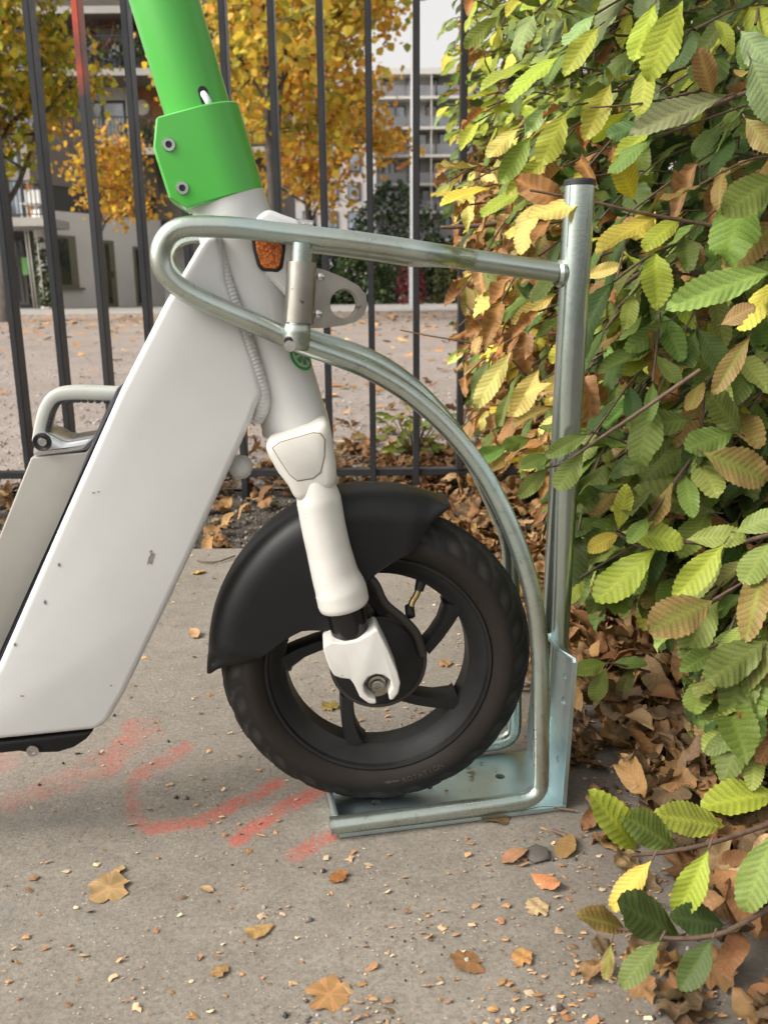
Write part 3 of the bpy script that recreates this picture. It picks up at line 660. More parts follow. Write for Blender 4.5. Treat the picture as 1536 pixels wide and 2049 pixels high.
# base plate with bolt holes, end flaps and the upright
s0, _ = RK.loc(664, 1640, .056); s1, _ = RK.loc(1137, 1592, .062)
s0 += .004
k0, k1 = .058, -.050
def ring(c, r, n): return [(c[0]+r*math.cos(2*PI*i/n), c[1]+r*math.sin(2*PI*i/n)) for i in range(n)]
def plate_with_holes(name, x0, x1, y0, y1, holes, th, f, m, parent):
    bm = bmesh.new(); rects = [bm.verts.new((x, y, 0)) for x, y in ((x0, y0), (x1, y0), (x1, y1), (x0, y1))]
    edges = [bm.edges.new((rects[i], rects[(i+1) % 4])) for i in range(4)]
    for (c, r, st) in holes:
        vs = [bm.verts.new((x if abs(st) < 1e-9 else x+(st if x > c[0] else -st)*0, y+(st if y > c[1] else -st), 0)) for x, y in ring(c, r, 16)]
        edges += [bm.edges.new((vs[i], vs[(i+1) % 16])) for i in range(16)]
    bmesh.ops.triangle_fill(bm, use_beauty=True, use_dissolve=False, edges=edges)
    g = bmesh.ops.extrude_face_region(bm, geom=bm.faces[:]); 
    for v in [q for q in g['geom'] if isinstance(q, bmesh.types.BMVert)]: v.co.z += th
    for v in bm.verts: v.co = Vector(tuple(f(v.co.x, v.co.y, v.co.z)))
    bmesh.ops.recalc_face_normals(bm, faces=bm.faces)
    me = bpy.data.meshes.new(name); bm.to_mesh(me); bm.free(); return link(name, me, m, parent)
hA = RK.loc(1000, 1555, 0); hB = RK.loc(752, 1607, .03)
def groundloc(u, v):
    P = G(u, v, .005)-RK.O; return P@RK.e, P@RK.n
h1 = groundloc(1000, 1554); h2 = groundloc(752, 1606)
plate_with_holes('base_plate', s0+.002, s1, k1, k0, [(h1, .0050, 0), (h2, .0050, 0)], .004, lambda x, y, z: RK.w(x, z+.001, y), M['zinc_blue'], rack)
uz = RK.loc(1143, 1330, .06)[1]
def on_upright(u, v):
    O = RK.w(s1-.004, 0); d = ray(u, v); P = CAM+d*(((O-CAM)@RK.e)/(d@RK.e))-RK.O; return P[2], P@RK.n
holes_u = [(on_upright(1120, 1356), .0042, .002), (on_upright(1120, 1406), .0055, .004), (on_upright(1112, 1520), .0034, .002)]
holes_u = [(c, r, 0) for c, r, st in holes_u if .012 < c[0] < uz-.008 and k1+.014 < c[1] < k0-.006]
print('holes', holes_u, k0, k1)
# upright: sheet standing at the right end, seen from its left face
plate_with_holes('upright_plate', .005, uz, k1+.006, k0-.001, [((c[0], c[1]), r, 0) for c, r, st in holes_u], .004, lambda x, y, z: RK.w(s1-.004+z+.0005+(x-.005)*.03, x, y), M['zinc_blue'], rack)
prism('top_flange', [RK.w(s1+.0045, uz-.001, k0-.003), RK.w(s1+.004, uz-.001, k1+.008), RK.w(PX[0]-.012, uz+.006, k1+.02), RK.w(PX[0]-.014, uz+.006, k0-.016)],
      [RK.w(s1+.0045, uz+.003, k0-.003), RK.w(s1+.004, uz+.003, k1+.008), RK.w(PX[0]-.012, uz+.010, k1+.02), RK.w(PX[0]-.014, uz+.010, k0-.016)], M['zinc_blue'], rack, .001, 2)
prism('end_flap', [RK.w(s0, .002, k0-.006), RK.w(s0, .002, k1), RK.w(s0-.001, .021, k1), RK.w(s0-.001, .021, k0-.006)], [RK.w(s0+.0035, .002, k0-.006), RK.w(s0+.0035, .002, k1), RK.w(s0+.0025, .021, k1), RK.w(s0+.0025, .021, k0-.006)], M['zinc_blue'], rack, .0006, 2)
# open stub of tube between post and upright
lathe('tube_stub', [(.004, .0075), (.030, .0075), (.030, .0060), (.004, .0060)], RK.w(*[groundloc(1096, 1552)[0], 0, groundloc(1096, 1552)[1]]), (0, 0, 1), M['zinc_blue'], rack, 24, True)
# lock: stub, sleeve, socket, flag with eye
kl = .046
lk = [RK.hit(604, 486, kl), RK.hit(602, 530, kl), RK.hit(597, 640, kl), RK.hit(592, 700, kl)]
tube('lock_stem', lk, .0083, M['zinc'], rack, 20)
tube('lock_sleeve', [RK.hit(603, 524, kl), RK.hit(601, 580, kl), RK.hit(598, 645, kl)], .0118, M['steel'], rack, 28)
tube('lock_socket', cr([RK.hit(594, 648, kl), RK.hit(593, 672, kl), RK.hit(591, 700, kl)], 4), [.0105]*2+[.0112]*5+[.0108, .0095], M['zinc'], rack, 28)
tube('socket_bore', [RK.hit(580, 680, kl+.0065), RK.hit(577, 684, kl+.0098)], .0038, M['hole'], rack, 16)
tube('socket_pin', [RK.hit(584, 690, kl+.004), RK.hit(580, 692, kl+.0105)], .0046, M['bolt'], rack, 16)
eye = (688, 608)
ring_px = [(618, 532), (650, 540), (690, 556), (718, 572), (732, 590), (735, 610), (728, 630), (712, 643), (690, 650), (650, 656), (618, 657)]
def flag(name, kf, th, er, dx):
    L = [RK.loc(u, v, kf) for u, v in ring_px]; c = RK.loc(eye[0]+dx, eye[1], kf); c0 = RK.loc(eye[0]+dx+30, eye[1], kf); r = er*abs(c0[0]-c[0])
    bm = bmesh.new(); vs = [bm.verts.new((a, z, 0)) for a, z in L]; ed = [bm.edges.new((vs[i], vs[(i+1) % len(vs)])) for i in range(len(vs))]
    hv = [bm.verts.new((c[0]+r*math.cos(2*PI*i/32), c[1]+1.06*r*math.sin(2*PI*i/32), 0)) for i in range(32)]; ed += [bm.edges.new((hv[i], hv[(i+1) % 32])) for i in range(32)]
    bmesh.ops.triangle_fill(bm, use_beauty=True, use_dissolve=False, edges=ed)
    g = bmesh.ops.extrude_face_region(bm, geom=bm.faces[:])
    for v in [q for q in g['geom'] if isinstance(q, bmesh.types.BMVert)]: v.co.z = -th
    for v in bm.verts: v.co = Vector(tuple(RK.w(v.co.x, v.co.y, kf+v.co.z)))
    bmesh.ops.recalc_face_normals(bm, faces=bm.faces)
    me = bpy.data.meshes.new(name); bm.to_mesh(me); bm.free(); return link(name, me, M['steel'], rack)
fl = flag('lock_flag', kl-.001, .0025, .93, 0)
flag('lock_flag_lining', kl-.0038, .004, .86, -2)
for u, v in ((641, 554), (636, 628)): lathe('rivet', [(0, .0034), (.0014, .0030), (.0022, .0015), (.0024, 0)], RK.hit(u, v, kl-.001), RK.n, M['bolt'], fl, 18)

# ------------------------------------------------------------------ the fence
FY = 2.165
fence = thing('bar_fence', (0, FY, 0), 'dark grey metal bar fence between the pavement and the gravel yard', 'fence')
zr = Yp(750, 943, FY)[2]
m_spray, nts, bs = new_mat('sprayed_anthracite')
geo_ = N(nts, 'ShaderNodeNewGeometry'); sep = N(nts, 'ShaderNodeSeparateXYZ'); nts.links.new(geo_.outputs['Position'], sep.inputs[0])
zz = math_(nts, 'MULTIPLY_ADD', noise(nts, 16, 5, .7), .10, sep.outputs[2])
sf = ramp(nts, math_(nts, 'SUBTRACT', zz, .95), [(.02, (0, 0, 0)), (.06, (.9, .9, .9)), (.12, (.35, .35, .35)), (.16, (1, 1, 1))]).outputs[0]
nts.links.new(mixc(nts, sf, (.023, .024, .027), (.42, .055, .016)), bs.inputs['Base Color']); bs.inputs['Roughness'].default_value = .45
bx0, bx1 = 148, 233
bars_u = [62+85.6*i for i in range(-3, 18)]
bar_me = {}
for i, u in enumerate(bars_u):
    P = Yp(u, 940, FY); x = P[0]
    low = -.03 if round(u) in range(740, 760) or i % 4 == 0 else zr+.006
    key = round(low, 2)
    if key not in bar_me:
        V, Fc = box_vf((-.0075, -.022, low), (.0075, .022, 1.55)); me_ = mesh('bar', V, Fc, False)
        bm = bmesh.new(); bm.from_mesh(me_); bmesh.ops.bevel(bm, geom=bm.edges[:], offset=.0016, segments=2, affect='EDGES'); bm.to_mesh(me_); bm.free(); bar_me[key] = me_
    me_ = bar_me[key]
    if i == 5: me_ = me_.copy(); me_.materials.clear(); me_.materials.append(m_spray); o = link('bar', me_, None, fence); o['label'] = 'bar with orange red spray paint near its top'
    else: o = link('bar', me_, M['fence'], fence)
    o.location = (x, 0, 0) if False else o.location
    o.matrix_basis = Matrix.Translation((x, FY, 0))
box('bottom_rail', (Yp(-400, 945, FY)[0], FY-.017, zr-.008), (Yp(1600, 940, FY)[0], FY+.017, zr+.008), M['fence'], fence, .0015)

# ------------------------------------------------------------------ leaf shapes
def leaf_shape(nv=11, nc=3, width=.27, curl=.0, droop=.1, fold=.12, pleat=.0150, serr=.0105, wav=.02, seed=0, point=.80):
    """length 1 along +Y, normal +Z; returns V, quads, vein, edge"""
    rg = np.random.default_rng(seed); rows = 2*nv+1; V = []; vein = []; edge = []; idx = {}
    ph = rg.uniform(0, 6.28, 4); asym = rg.uniform(.9, 1.1, 2)
    for i in range(rows):
        t = i/(rows-1); hw = width*(t**.60*(1-t)**.80/.416 if 0 < t < 1 else 0.)
        for c in range(-nc, nc+1):
            f = abs(c)/nc; s = 1 if c > 0 else 0
            y = t+(.34*(1-t)**.75*t**.3)*f*(1 if t < 1 else 0)
            w_ = hw*asym[s]*f+(serr*(1 if i % 2 == 0 else -.7)*(.5+rg.random()) if abs(c) == nc and 0 < t < 1 else 0)
            x = w_*(1 if c > 0 else -1 if c < 0 else 0); yy = y+(serr*.6*(1 if i % 2 == 0 else -.5) if abs(c) == nc and 0 < t < 1 else 0)
            z = fold*abs(x)+pleat*(1 if i % 2 == 0 else -1)*math.sin(PI*min(1, f*1.05)**.8)*(0 < t < 1)
            z += wav*f*math.sin(t*9+ph[s])+wav*.6*f*math.sin(t*17+ph[2+s])
            if curl:
                R_ = 1/curl; a = x/R_; x, z = R_*math.sin(a), z+R_*(1-math.cos(a))
            z -= droop*yy*yy
            V.append((x, yy, z)); vein.append(1. if c == 0 else (1. if i % 2 == 0 else 0.)); edge.append(f if 0 < t < 1 else 1.)
    k = 2*nc+1; Q = []
    for i in range(rows-1):
        for c in range(k-1): Q.append((i*k+c, i*k+c+1, (i+1)*k+c+1, (i+1)*k+c))
    return np.array(V), np.array(Q), np.array(vein), np.array(edge)
def lobed_shape(seed, nr=5, ns=26, lob=.25, crump=.12):
    rg = np.random.default_rng(seed); V = [(0, 0, 0)]; vein = [1.]; edge = [0.]; ph = rg.uniform(0, 6.28, 8)
    def hgt(x, y):
        return crump*(math.sin(5.5*x+ph[0])*math.sin(4.7*y+ph[1])+.6*math.sin(9*x+6*y+ph[2])+.3*math.sin(17*y-13*x+ph[3])) + .35*crump*(x*x*3*math.sin(ph[4])+y*y*3*math.sin(ph[5]))
    rad_ = []
    for s in range(ns):
        a = 2*PI*s/ns; l_ = 1+lob*(.35+.65*rg.random())*math.cos(5*a+ph[6])+.35*lob*math.cos(11*a+ph[7])+rg.normal(0, .10)
        rad_.append(.5*max(.35, l_)*(1 if abs(a-PI*1.5) > .3 else .7))
    for r in range(1, nr+1):
        for s in range(ns):
            a = 2*PI*s/ns; f = r/nr; R_ = rad_[s]*f; x, y = R_*math.cos(a), R_*math.sin(a)*1.1
            V.append((x, y, hgt(x*1.35, y*1.35)*(.4+.8*f)+.10*f*f*math.sin(2*a+ph[1])*crump*7)); vein.append(1. if s % 5 == 0 else 0.); edge.append(f*.95)
    T = []
    for s in range(ns): T.append((0, 1+s, 1+(s+1) % ns, 1+(s+1) % ns))
    Q = [(1+(r-1)*ns+s, 1+r*ns+s, 1+r*ns+(s+1) % ns, 1+(r-1)*ns+(s+1) % ns) for r in range(1, nr) for s in range(ns)]
    tri = [(0, 1+s, 1+(s+1) % ns) for s in range(ns)]
    return np.array(V), tri+[tuple(q) for q in Q], np.array(vein), np.array(edge)
def shape_mesh(name, sh, m):
    V, Q, ve, ed = sh; me = mesh(name, V, Q); fattr(me, 'vein', ve); fattr(me, 'edge', ed); me.materials.append(m); return me
SH = [leaf_shape(11, 4, .245, .0, .10, .10, seed=1), leaf_shape(12, 4, .215, .5, .18, .25, seed=2), leaf_shape(10, 4, .27, -.6, .05, .05, wav=.03, seed=3), leaf_shape(11, 4, .235, .8, .25, .3, seed=4),
      leaf_shape(12, 4, .24, -.3, .30, -.1, seed=5), leaf_shape(11, 4, .205, 1.2, .1, .45, wav=.03, seed=6),
      leaf_shape(13, 4, .22, .6, .45, .2, wav=.025, seed=7), leaf_shape(10, 4, .29, -1.0, .2, .1, wav=.04, seed=8), leaf_shape(12, 4, .23, .2, -.15, .35, wav=.05, seed=9), leaf_shape(11, 4, .25, 1.8, .35, .2, wav=.04, seed=10)]
DR = [leaf_shape(9, 3, .26, 4.5, .45, .3, wav=.06, seed=11), leaf_shape(9, 3, .24, -5.5, -.35, -.2, wav=.07, seed=12), leaf_shape(9, 3, .27, 3, .8, .5, wav=.09, seed=13), leaf_shape(8, 3, .25, 7, .1, .2, wav=.05, seed=14)]
leaf_me = [shape_mesh('hornbeam_leaf', s, M['leaf_o']) for s in SH]; dleaf_me = [shape_mesh('dry_leaf', s, M['leaf_o']) for s in DR]
ALLS = SH+DR; ALLM = leaf_me+dleaf_me
def basis(d, nrm):
    d = d/np.linalg.norm(d); nrm = nrm-d*(nrm@d); nrm /= np.linalg.norm(nrm); x = np.cross(d, nrm); return np.stack([x, d, nrm], 1)

# colours (albedo) and dryness
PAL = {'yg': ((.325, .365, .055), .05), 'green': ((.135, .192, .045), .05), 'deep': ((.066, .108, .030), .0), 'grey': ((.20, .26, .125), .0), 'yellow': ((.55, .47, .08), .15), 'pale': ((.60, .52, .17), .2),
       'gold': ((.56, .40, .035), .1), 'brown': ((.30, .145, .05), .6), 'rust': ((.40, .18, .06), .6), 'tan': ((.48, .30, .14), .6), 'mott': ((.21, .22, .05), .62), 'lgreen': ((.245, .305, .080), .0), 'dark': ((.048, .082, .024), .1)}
def pcol(k, jit=.16):
    c, a = PAL[k]; s = 1+rng.normal(0, jit); c = np.array(c)*s*(1+rng.normal(0, .07, 3)); return np.array([*np.clip(c, .01, .8), min(1., max(0, a+rng.normal(0, .06)))])
leaves = []     # (shape index, origin, 3x3, scale, tint)
twigs = []
HERO = [  # base, tip, depth (Y or None: close above the ground), colour, width factor
 ((1236, 1062), (1253, 974), .80, 'yg', .8), ((1242, 1064), (1370, 1080), .80, 'yg', 1.15), ((1240, 1066), (1178, 1100), .80, 'yellow', 1.0), ((1312, 1098), (1190, 1202), .79, 'yg', 1.0),
 ((1448, 1088), (1355, 1192), .77, 'yg', .95), ((1450, 1096), (1350, 1200), .80, 'lgreen', 1.1), ((1370, 1080), (1492, 1068), .79, 'lgreen', 1.1), ((1540, 1085), (1487, 1168), .76, 'lgreen', 1.2), ((1470, 1065), (1560, 1025), .77, 'lgreen', 1.1),
 ((1272, 1704), (1209, 1602), None, 'yg', .95), ((1348, 1696), (1262, 1636), None, 'green', 1.15), ((1447, 1655), (1328, 1628), None, 'yg', 1.1), ((1560, 1590), (1420, 1592), None, 'yg', 1.1), ((1417, 1700), (1352, 1838), None, 'yg', .95), ((1550, 1662), (1486, 1828), None, 'lgreen', .95), ((1303, 1722), (1220, 1818), None, 'yellow', .9),
 ((1358, 1874), (1242, 1806), None, 'deep', 1.0), ((1252, 1862), (1182, 1824), None, 'mott', 1.0), ((1222, 1888), (1211, 1962), None, 'mott', .8), ((1320, 1884), (1240, 1972), None, 'green', 1.0), ((1425, 1880), (1362, 1978), None, 'deep', 1.15), ((1448, 1852), (1368, 1832), None, 'dark', 1.2),
 ((1550, 540), (1348, 598), .72, 'lgreen', .78), ((1452, 192), (1272, 246), .82, 'grey', .75), ((1268, 400), (1238, 312), .83, 'gold', 1.55), ((1425, 192), (1400, 104), .85, 'tan', 1.2), ((1365, 0), (1296, 152), .83, 'yg', 1.0), ((1310, 5), (1267, 118), .84, 'yg', .9),
 ((1132, 222), (1082, 328), .95, 'yg', 1.0), ((1062, 272), (1004, 356), 1.05, 'yg', 1.0), ((1038, 255), (974, 312), 1.05, 'pale', .9), ((1222, 165), (1174, 265), .9, 'yg', 1.0), ((1298, 122), (1276, 228), .9, 'yg', 1.0),
 ((1178, 398), (1056, 430), .80, 'pale', .62), ((1128, 412), (1058, 370), .86, 'rust', 1.3), ((980, 378), (880, 393), 1.35, 'yellow', .7), ((1048, 380), (960, 422), 1.2, 'yg', .55), ((1320, 432), (1192, 482), .84, 'yellow', .45), ((1365, 432), (1286, 492), .9, 'yg', 1.0),
 ((1560, 350), (1450, 420), .75, 'green', 1.2), ((1560, 440), (1455, 528), .8, 'mott', 1.2), ((1332, 690), (1198, 722), .9, 'green', .7), ((1342, 640), (1252, 702), .9, 'green', .8), ((1390, 662), (1360, 748), .9, 'green', 1.3), ((1395, 656), (1456, 742), .88, 'deep', 1.2), ((1500, 672), (1430, 780), .8, 'mott', .8), ((1440, 650), (1508, 612), .82, 'tan', 1.3),
 ((1385, 840), (1268, 850), .86, 'green', 1.0), ((1352, 872), (1248, 934), .86, 'green', 1.0), ((1482, 868), (1424, 788), .84, 'green', 1.15), ((1472, 862), (1372, 897), .84, 'green', 1.1), ((1405, 905), (1545, 958), .82, 'mott', 1.3), ((1432, 1026), (1293, 972), .84, 'green', .9), ((1302, 1032), (1222, 902), .9, 'lgreen', .7),
 ((1176, 868), (1098, 908), .77, 'green', .9), ((1166, 905), (1114, 980), .77, 'green', 1.1), ((1097, 936), (1040, 992), .77, 'green', 1.0), ((1100, 912), (1046, 928), .77, 'green', 1.2), ((1020, 893), (938, 922), 1.1, 'green', .9), ((1062, 878), (1004, 894), 1.0, 'green', 1.0),
 ((1168, 1150), (1128, 1208), .95, 'yg', 1.2), ((1172, 1052), (1128, 1030), .95, 'lgreen', 1.3), ((1290, 1170), (1230, 1200), 1.0, 'grey', 1.2),
 ((1466, 1310), (1384, 1358), .86, 'lgreen', 1.1), ((1462, 1414), (1380, 1472), .82, 'lgreen', 1.2), ((1560, 1480), (1488, 1532), .74, 'lgreen', 1.3), ((1440, 1395), (1372, 1440), .86, 'lgreen', 1.1), ((1418, 1342), (1505, 1418), .86, 'yellow', 1.0), ((1480, 1290), (1545, 1330), .84, 'green', 1.3), ((1530, 1440), (1500, 1500), .78, 'gold', 1.1),
 ((1215, 1326), (1150, 1342), .90, 'lgreen', 1.1), ((1212, 1336), (1186, 1404), .89, 'lgreen', 1.2), ((1266, 1338), (1240, 1394), .92, 'green', 1.2), ((1222, 1330), (1290, 1322), .92, 'green', 1.1),
 ((1112, 588), (1028, 642), 1.2, 'pale', .8), ((1022, 704), (950, 812), 1.25, 'pale', .8), ((1078, 738), (1028, 828), 1.15, 'pale', 1.1), ((1160, 556), (1240, 528), .95, 'pale', .9), ((1170, 660), (1100, 720), 1.0, 'yellow', .9), ((1040, 560), (940, 612), 1.35, 'pale', .6), ((1100, 310), (1020, 380), 1.1, 'yg', .9),
 ((1500, 115), (1560, 240), .78, 'grey', 1.3), ((1480, 60), (1545, 130), .8, 'grey', 1.3), ((1490, 235), (1545, 300), .8, 'mott', 1.1), ((1440, 250), (1390, 305), .86, 'deep', 1.2), ((1290, 248), (1215, 270), .88, 'grey', .9), ((1305, 255), (1230, 310), .86, 'yg', .6), ((1200, 50), (1130, 130), .95, 'yg', 1.0), ((1120, 110), (1010, 190), 1.05, 'yg', .6), ((1060, 130), (960, 160), 1.1, 'yg', .7), ((1000, 30), (930, 90), 1.3, 'lgreen', .8),
]
for (b, t, Y, c, wf) in HERO:
    if Y is None:
        Y = G(max(b[0], t[0]), max(b[1], t[1])+14)[1]*.90
    Pb = Yp(*b, Y+.012); Pt = Yp(*t, Y-.006)
    d = Pt-Pb; L_ = np.linalg.norm(d); tocam = CAM-(Pb+Pt)/2; tocam /= np.linalg.norm(tocam)
    nrm = tocam+np.array([rng.normal(0, .18), rng.normal(0, .18), .35+rng.normal(0, .15)])
    B = basis(d, nrm); B = B@np.diag([wf*(.54/.56), 1, 1]); tn = pcol(c, .07)
    if wf < .75: B = basis(d, nrm+np.array([0, 0, 1.6])); 
    leaves.append((int(rng.integers(0, 4)) if c not in ('rust', 'brown') else 12, Pb, B, L_, tn, True))
    twigs.append((Pb, Pb-d*.10+np.array([.002, .004, .001]), .0008))
HT = [([(1232, 1066), (1290, 1096), (1370, 1085), (1450, 1092), (1540, 1070), (1640, 1050)], .81, .0021), ([(1262, 1712), (1330, 1706), (1420, 1688), (1536, 1650), (1640, 1610)], .69, .0020), ([(1212, 1862), (1260, 1862), (1340, 1878), (1430, 1872), (1500, 1840), (1600, 1780)], .57, .0017),
      ([(1090, 935), (1130, 925), (1195, 880), (1270, 830), (1400, 740)], .79, .0016), ([(1060, 380), (1180, 402), (1280, 425), (1420, 450), (1560, 470)], .85, .0017), ([(1180, 215), (1290, 205), (1400, 180)], .9, .0011), ([(1380, 1330), (1466, 1310), (1560, 1350)], .87, .0014), ([(1340, 250), (1440, 205), (1560, 160)], .84, .0022),
      ([(1145, 1335), (1222, 1328), (1300, 1345)], .92, .0012), ([(800, 660), (850, 670), (960, 690), (1060, 720)], 1.6, .0016), ([(1440, 1400), (1560, 1425)], .84, .0015), ([(1170, 640), (1260, 560), (1320, 540), (1480, 560)], .95, .003), ([(880, 455), (1000, 445), (1120, 400)], 1.5, .0045), ([(925, 600), (980, 670), (1060, 760), (1150, 860)], 1.4, .0018)]
for pts, Y, r in HT:
    P = []
    for u, v in pts:
        yy = Y if Y > .72 else min(Y, G(u, v+20)[1]*.91)
        P.append(Yp(u, v, yy))
    twigs.append((cr(P, 6), None, r))

# hedge body: twigs that reach out of the hedge towards the path, each with two ranks of leaves
def bound_u(v):
    return np.interp(v, [-400, 0, 150, 260, 400, 500, 650, 800, 900, 960, 1060, 1180, 1230, 1300, 1420, 1560, 1640], [800, 826, 838, 845, 885, 935, 930, 935, 965, 1060, 1110, 1150, 1210, 1370, 1410, 1450, 1700])
def zone_colour(u, v, Y):
    r = rng.random()
    if v > 1180: return ['green', 'deep', 'lgreen', 'mott', 'brown'][int(np.searchsorted([.35, .55, .75, .87, 1], r))]
    if u < 1130:
        if v < 300: return ['yg', 'lgreen', 'grey', 'yellow', 'pale', 'rust', 'green'][int(np.searchsorted([.34, .50, .62, .69, .73, .82, 1], r))]
        return ['brown', 'rust', 'tan', 'pale', 'yellow', 'green', 'mott', 'deep'][int(np.searchsorted([.26, .46, .58, .66, .71, .84, .93, 1], r))]
    if v < 300: return ['yg', 'green', 'deep', 'grey', 'yellow', 'rust', 'mott'][int(np.searchsorted([.25, .54, .76, .88, .93, .95, 1], r))]
    if v < 600: return ['green', 'deep', 'brown', 'rust', 'mott', 'yg', 'yellow', 'tan'][int(np.searchsorted([.30, .54, .63, .70, .80, .90, .95, 1], r))]
    return ['green', 'deep', 'lgreen', 'mott', 'brown', 'yg', 'rust'][int(np.searchsorted([.40, .68, .80, .88, .92, .98, 1], r))]
n_tw = 0
while n_tw < 1960:
    Y = rng.uniform(.80, 2.75); x0 = .20+rng.exponential(.16) if rng.random() < .8 else rng.uniform(.2, .8)
    z0 = rng.uniform(.07, 1.12+.12*Y)
    tipP = np.array([x0+rng.normal(0, .02), Y, z0])
    if n_tw >= 1250:                # the two densest places: the low front beside the post, and the dry side along the fence
        if n_tw < 1500: tipP = Yp(rng.uniform(1130, 1560), rng.uniform(860, 1240), rng.uniform(.88, 1.45))
        elif n_tw >= 1850: tipP = Yp(rng.uniform(1385, 1580), rng.uniform(1200, 1560), rng.uniform(.72, 1.0))
        else: tipP = Yp(rng.uniform(900, 1180), rng.uniform(330, 930), rng.uniform(1.35, 2.6))
        Y = tipP[1]; x0 = .5
        if tipP[2] < .07: continue
    u, v, dd = proj(tipP)
    if u > 1660 or v < -300 or u < bound_u(v)+rng.normal(10, 26): continue
    if v > 1640 or (v > 1180 and x0 < .3 and rng.random() < .6): continue
    n_tw += 1
    dirv = np.array([-.75+rng.normal(0, .28), -.62+rng.normal(0, .35), rng.normal(-.12, .28)]); dirv /= np.linalg.norm(dirv)
    Lt = rng.uniform(.10, .22); base = tipP-dirv*Lt+np.array([0, 0, .02]); mid = (tipP+base)/2+np.array([0, 0, rng.uniform(0, .02)])
    path = cr([base, mid, tipP], 4); twigs.append((path, None, .0011))
    nl = int(rng.integers(3, 7)); side = np.cross(dirv, np.array([0, 0, 1.])); side /= np.linalg.norm(side)
    kcol = zone_colour(u, v, Y)
    for j in range(nl):
        f = (j+.6)/nl; P = path[int(f*(len(path)-1))]; s = 1 if j % 2 else -1
        ld = dirv*rng.uniform(.45, .9)+side*s*rng.uniform(.5, .95)+np.array([0, 0, -rng.uniform(.1, .75)])
        if j == nl-1: ld = dirv+np.array([0, 0, -rng.uniform(.1, .6)]); P = path[-1]
        nrm = np.array([rng.normal(-.25, .35), rng.normal(-.35, .35), 1.0]); cc = kcol if rng.random() < .6 else zone_colour(u, v, Y)
        B = basis(ld, nrm)*1.; dry = cc in ('brown', 'rust', 'tan')
        si = int(rng.integers(10, 14)) if dry and rng.random() < .75 else int(rng.integers(0, 10))
        sz = rng.uniform(.034, .074)*(.85 if dry else 1)
        pu, pv, _ = proj(P+ld/np.linalg.norm(ld)*sz)
        if pu < bound_u(pv)-34: continue
        leaves.append((si, P, B@np.diag([rng.uniform(.78, 1.22), 1, rng.uniform(.7, 1.5)]), sz, pcol(cc), False))
# deep backing of the hedge: darker leaf colours put the inner shade in
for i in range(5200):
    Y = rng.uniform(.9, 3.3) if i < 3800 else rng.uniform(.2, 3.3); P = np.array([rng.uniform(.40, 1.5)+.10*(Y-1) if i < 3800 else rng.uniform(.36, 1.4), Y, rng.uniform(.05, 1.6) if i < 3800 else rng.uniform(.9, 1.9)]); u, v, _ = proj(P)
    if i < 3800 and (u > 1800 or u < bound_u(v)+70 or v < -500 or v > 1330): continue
    if i >= 3800 and -60 < v < 2100 and u < 1560: continue  # out-of-view leaves only, added to block sky light over the ground
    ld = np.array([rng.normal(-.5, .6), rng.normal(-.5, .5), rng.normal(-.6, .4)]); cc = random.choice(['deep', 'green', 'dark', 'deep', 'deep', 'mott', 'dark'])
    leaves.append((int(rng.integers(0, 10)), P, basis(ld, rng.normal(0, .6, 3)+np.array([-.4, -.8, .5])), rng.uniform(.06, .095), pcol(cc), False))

def world_leaf(l): return l[1]+(ALLS[l[0]][0]*l[3])@l[2].T
def rank_visible(items, shapes, gw=192, gh=256, scr=(0, 0, 1536, 2049)):
    """how many sample rays from the viewpoint meet each item first"""
    VV = []; TT = []; own = []; o = 0
    for q, (V, Q) in enumerate(items):
        VV.append(V); n = len(V)
        for f in Q: TT.append(tuple(int(i)+o for i in f)); own.append(q)
        o += n
    VV = np.concatenate(VV); bvh = BVHTree.FromPolygons([tuple(v) for v in VV.tolist()], TT); cnt = np.zeros(len(items), int); c = Vector(CAM)
    for iy in range(gh):
        for ix in range(gw):
            u = scr[0]+(scr[2]-scr[0])*(ix+.5)/gw; v = scr[1]+(scr[3]-scr[1])*(iy+.5)/gh
            h = bvh.ray_cast(c, Vector(ray(u, v)))
            if h[2] is not None: cnt[own[h[2]]] += 1
    return cnt
its = [(world_leaf(l), ALLS[l[0]][1][::1]) for l in leaves]
cnt = rank_visible(its, None, 180, 320, (820, 0, 1536, 2049))
order = np.argsort(-cnt); single = set(order[:290].tolist())
hedge = thing('hornbeam_hedge', (.6, 1.4, 0), 'hornbeam hedge turning from green to yellow and brown beside the stand', 'hedge')
JV = []; JQ = []; jt = []; jv = []; je = []; o = 0
for i, l in enumerate(leaves):
    si, P, B, s, tn, _ = l
    if i in single:
        ob = bpy.data.objects.new('leaf', ALLM[si]); col.objects.link(ob); mm = Matrix.Identity(4)
        for a in range(3):
            for b in range(3): mm[a][b] = B[a, b]*s
            mm[a][3] = P[a]
        ob.parent = hedge; ob.matrix_parent_inverse = world_m(hedge).inverted(); ob.matrix_basis = mm; ob.color = tuple(tn)
    else:
        V = its[i][0]; JV.append(V); JQ.append(ALLS[si][1]+o); o += len(V)
        jt.append(np.repeat(tn[None], len(V), 0)); jv.append(ALLS[si][2]); je.append(ALLS[si][3])
me = fast_mesh('foliage', np.concatenate(JV), np.concatenate(JQ), 4); cattr(me, 'tint', np.concatenate(jt)); fattr(me, 'vein', np.concatenate(jv)); fattr(me, 'edge', np.concatenate(je))
tag(link('foliage', me, M['leaf_j'], hedge), kind='stuff')
tv = []
for a, b, r in twigs:
    if b is not None: tv.append(tube_vf([a, b], r, 5, False))
    else: tv.append(tube_vf(a, np.linspace(r*.7, r*1.3, len(a)), 6, False))
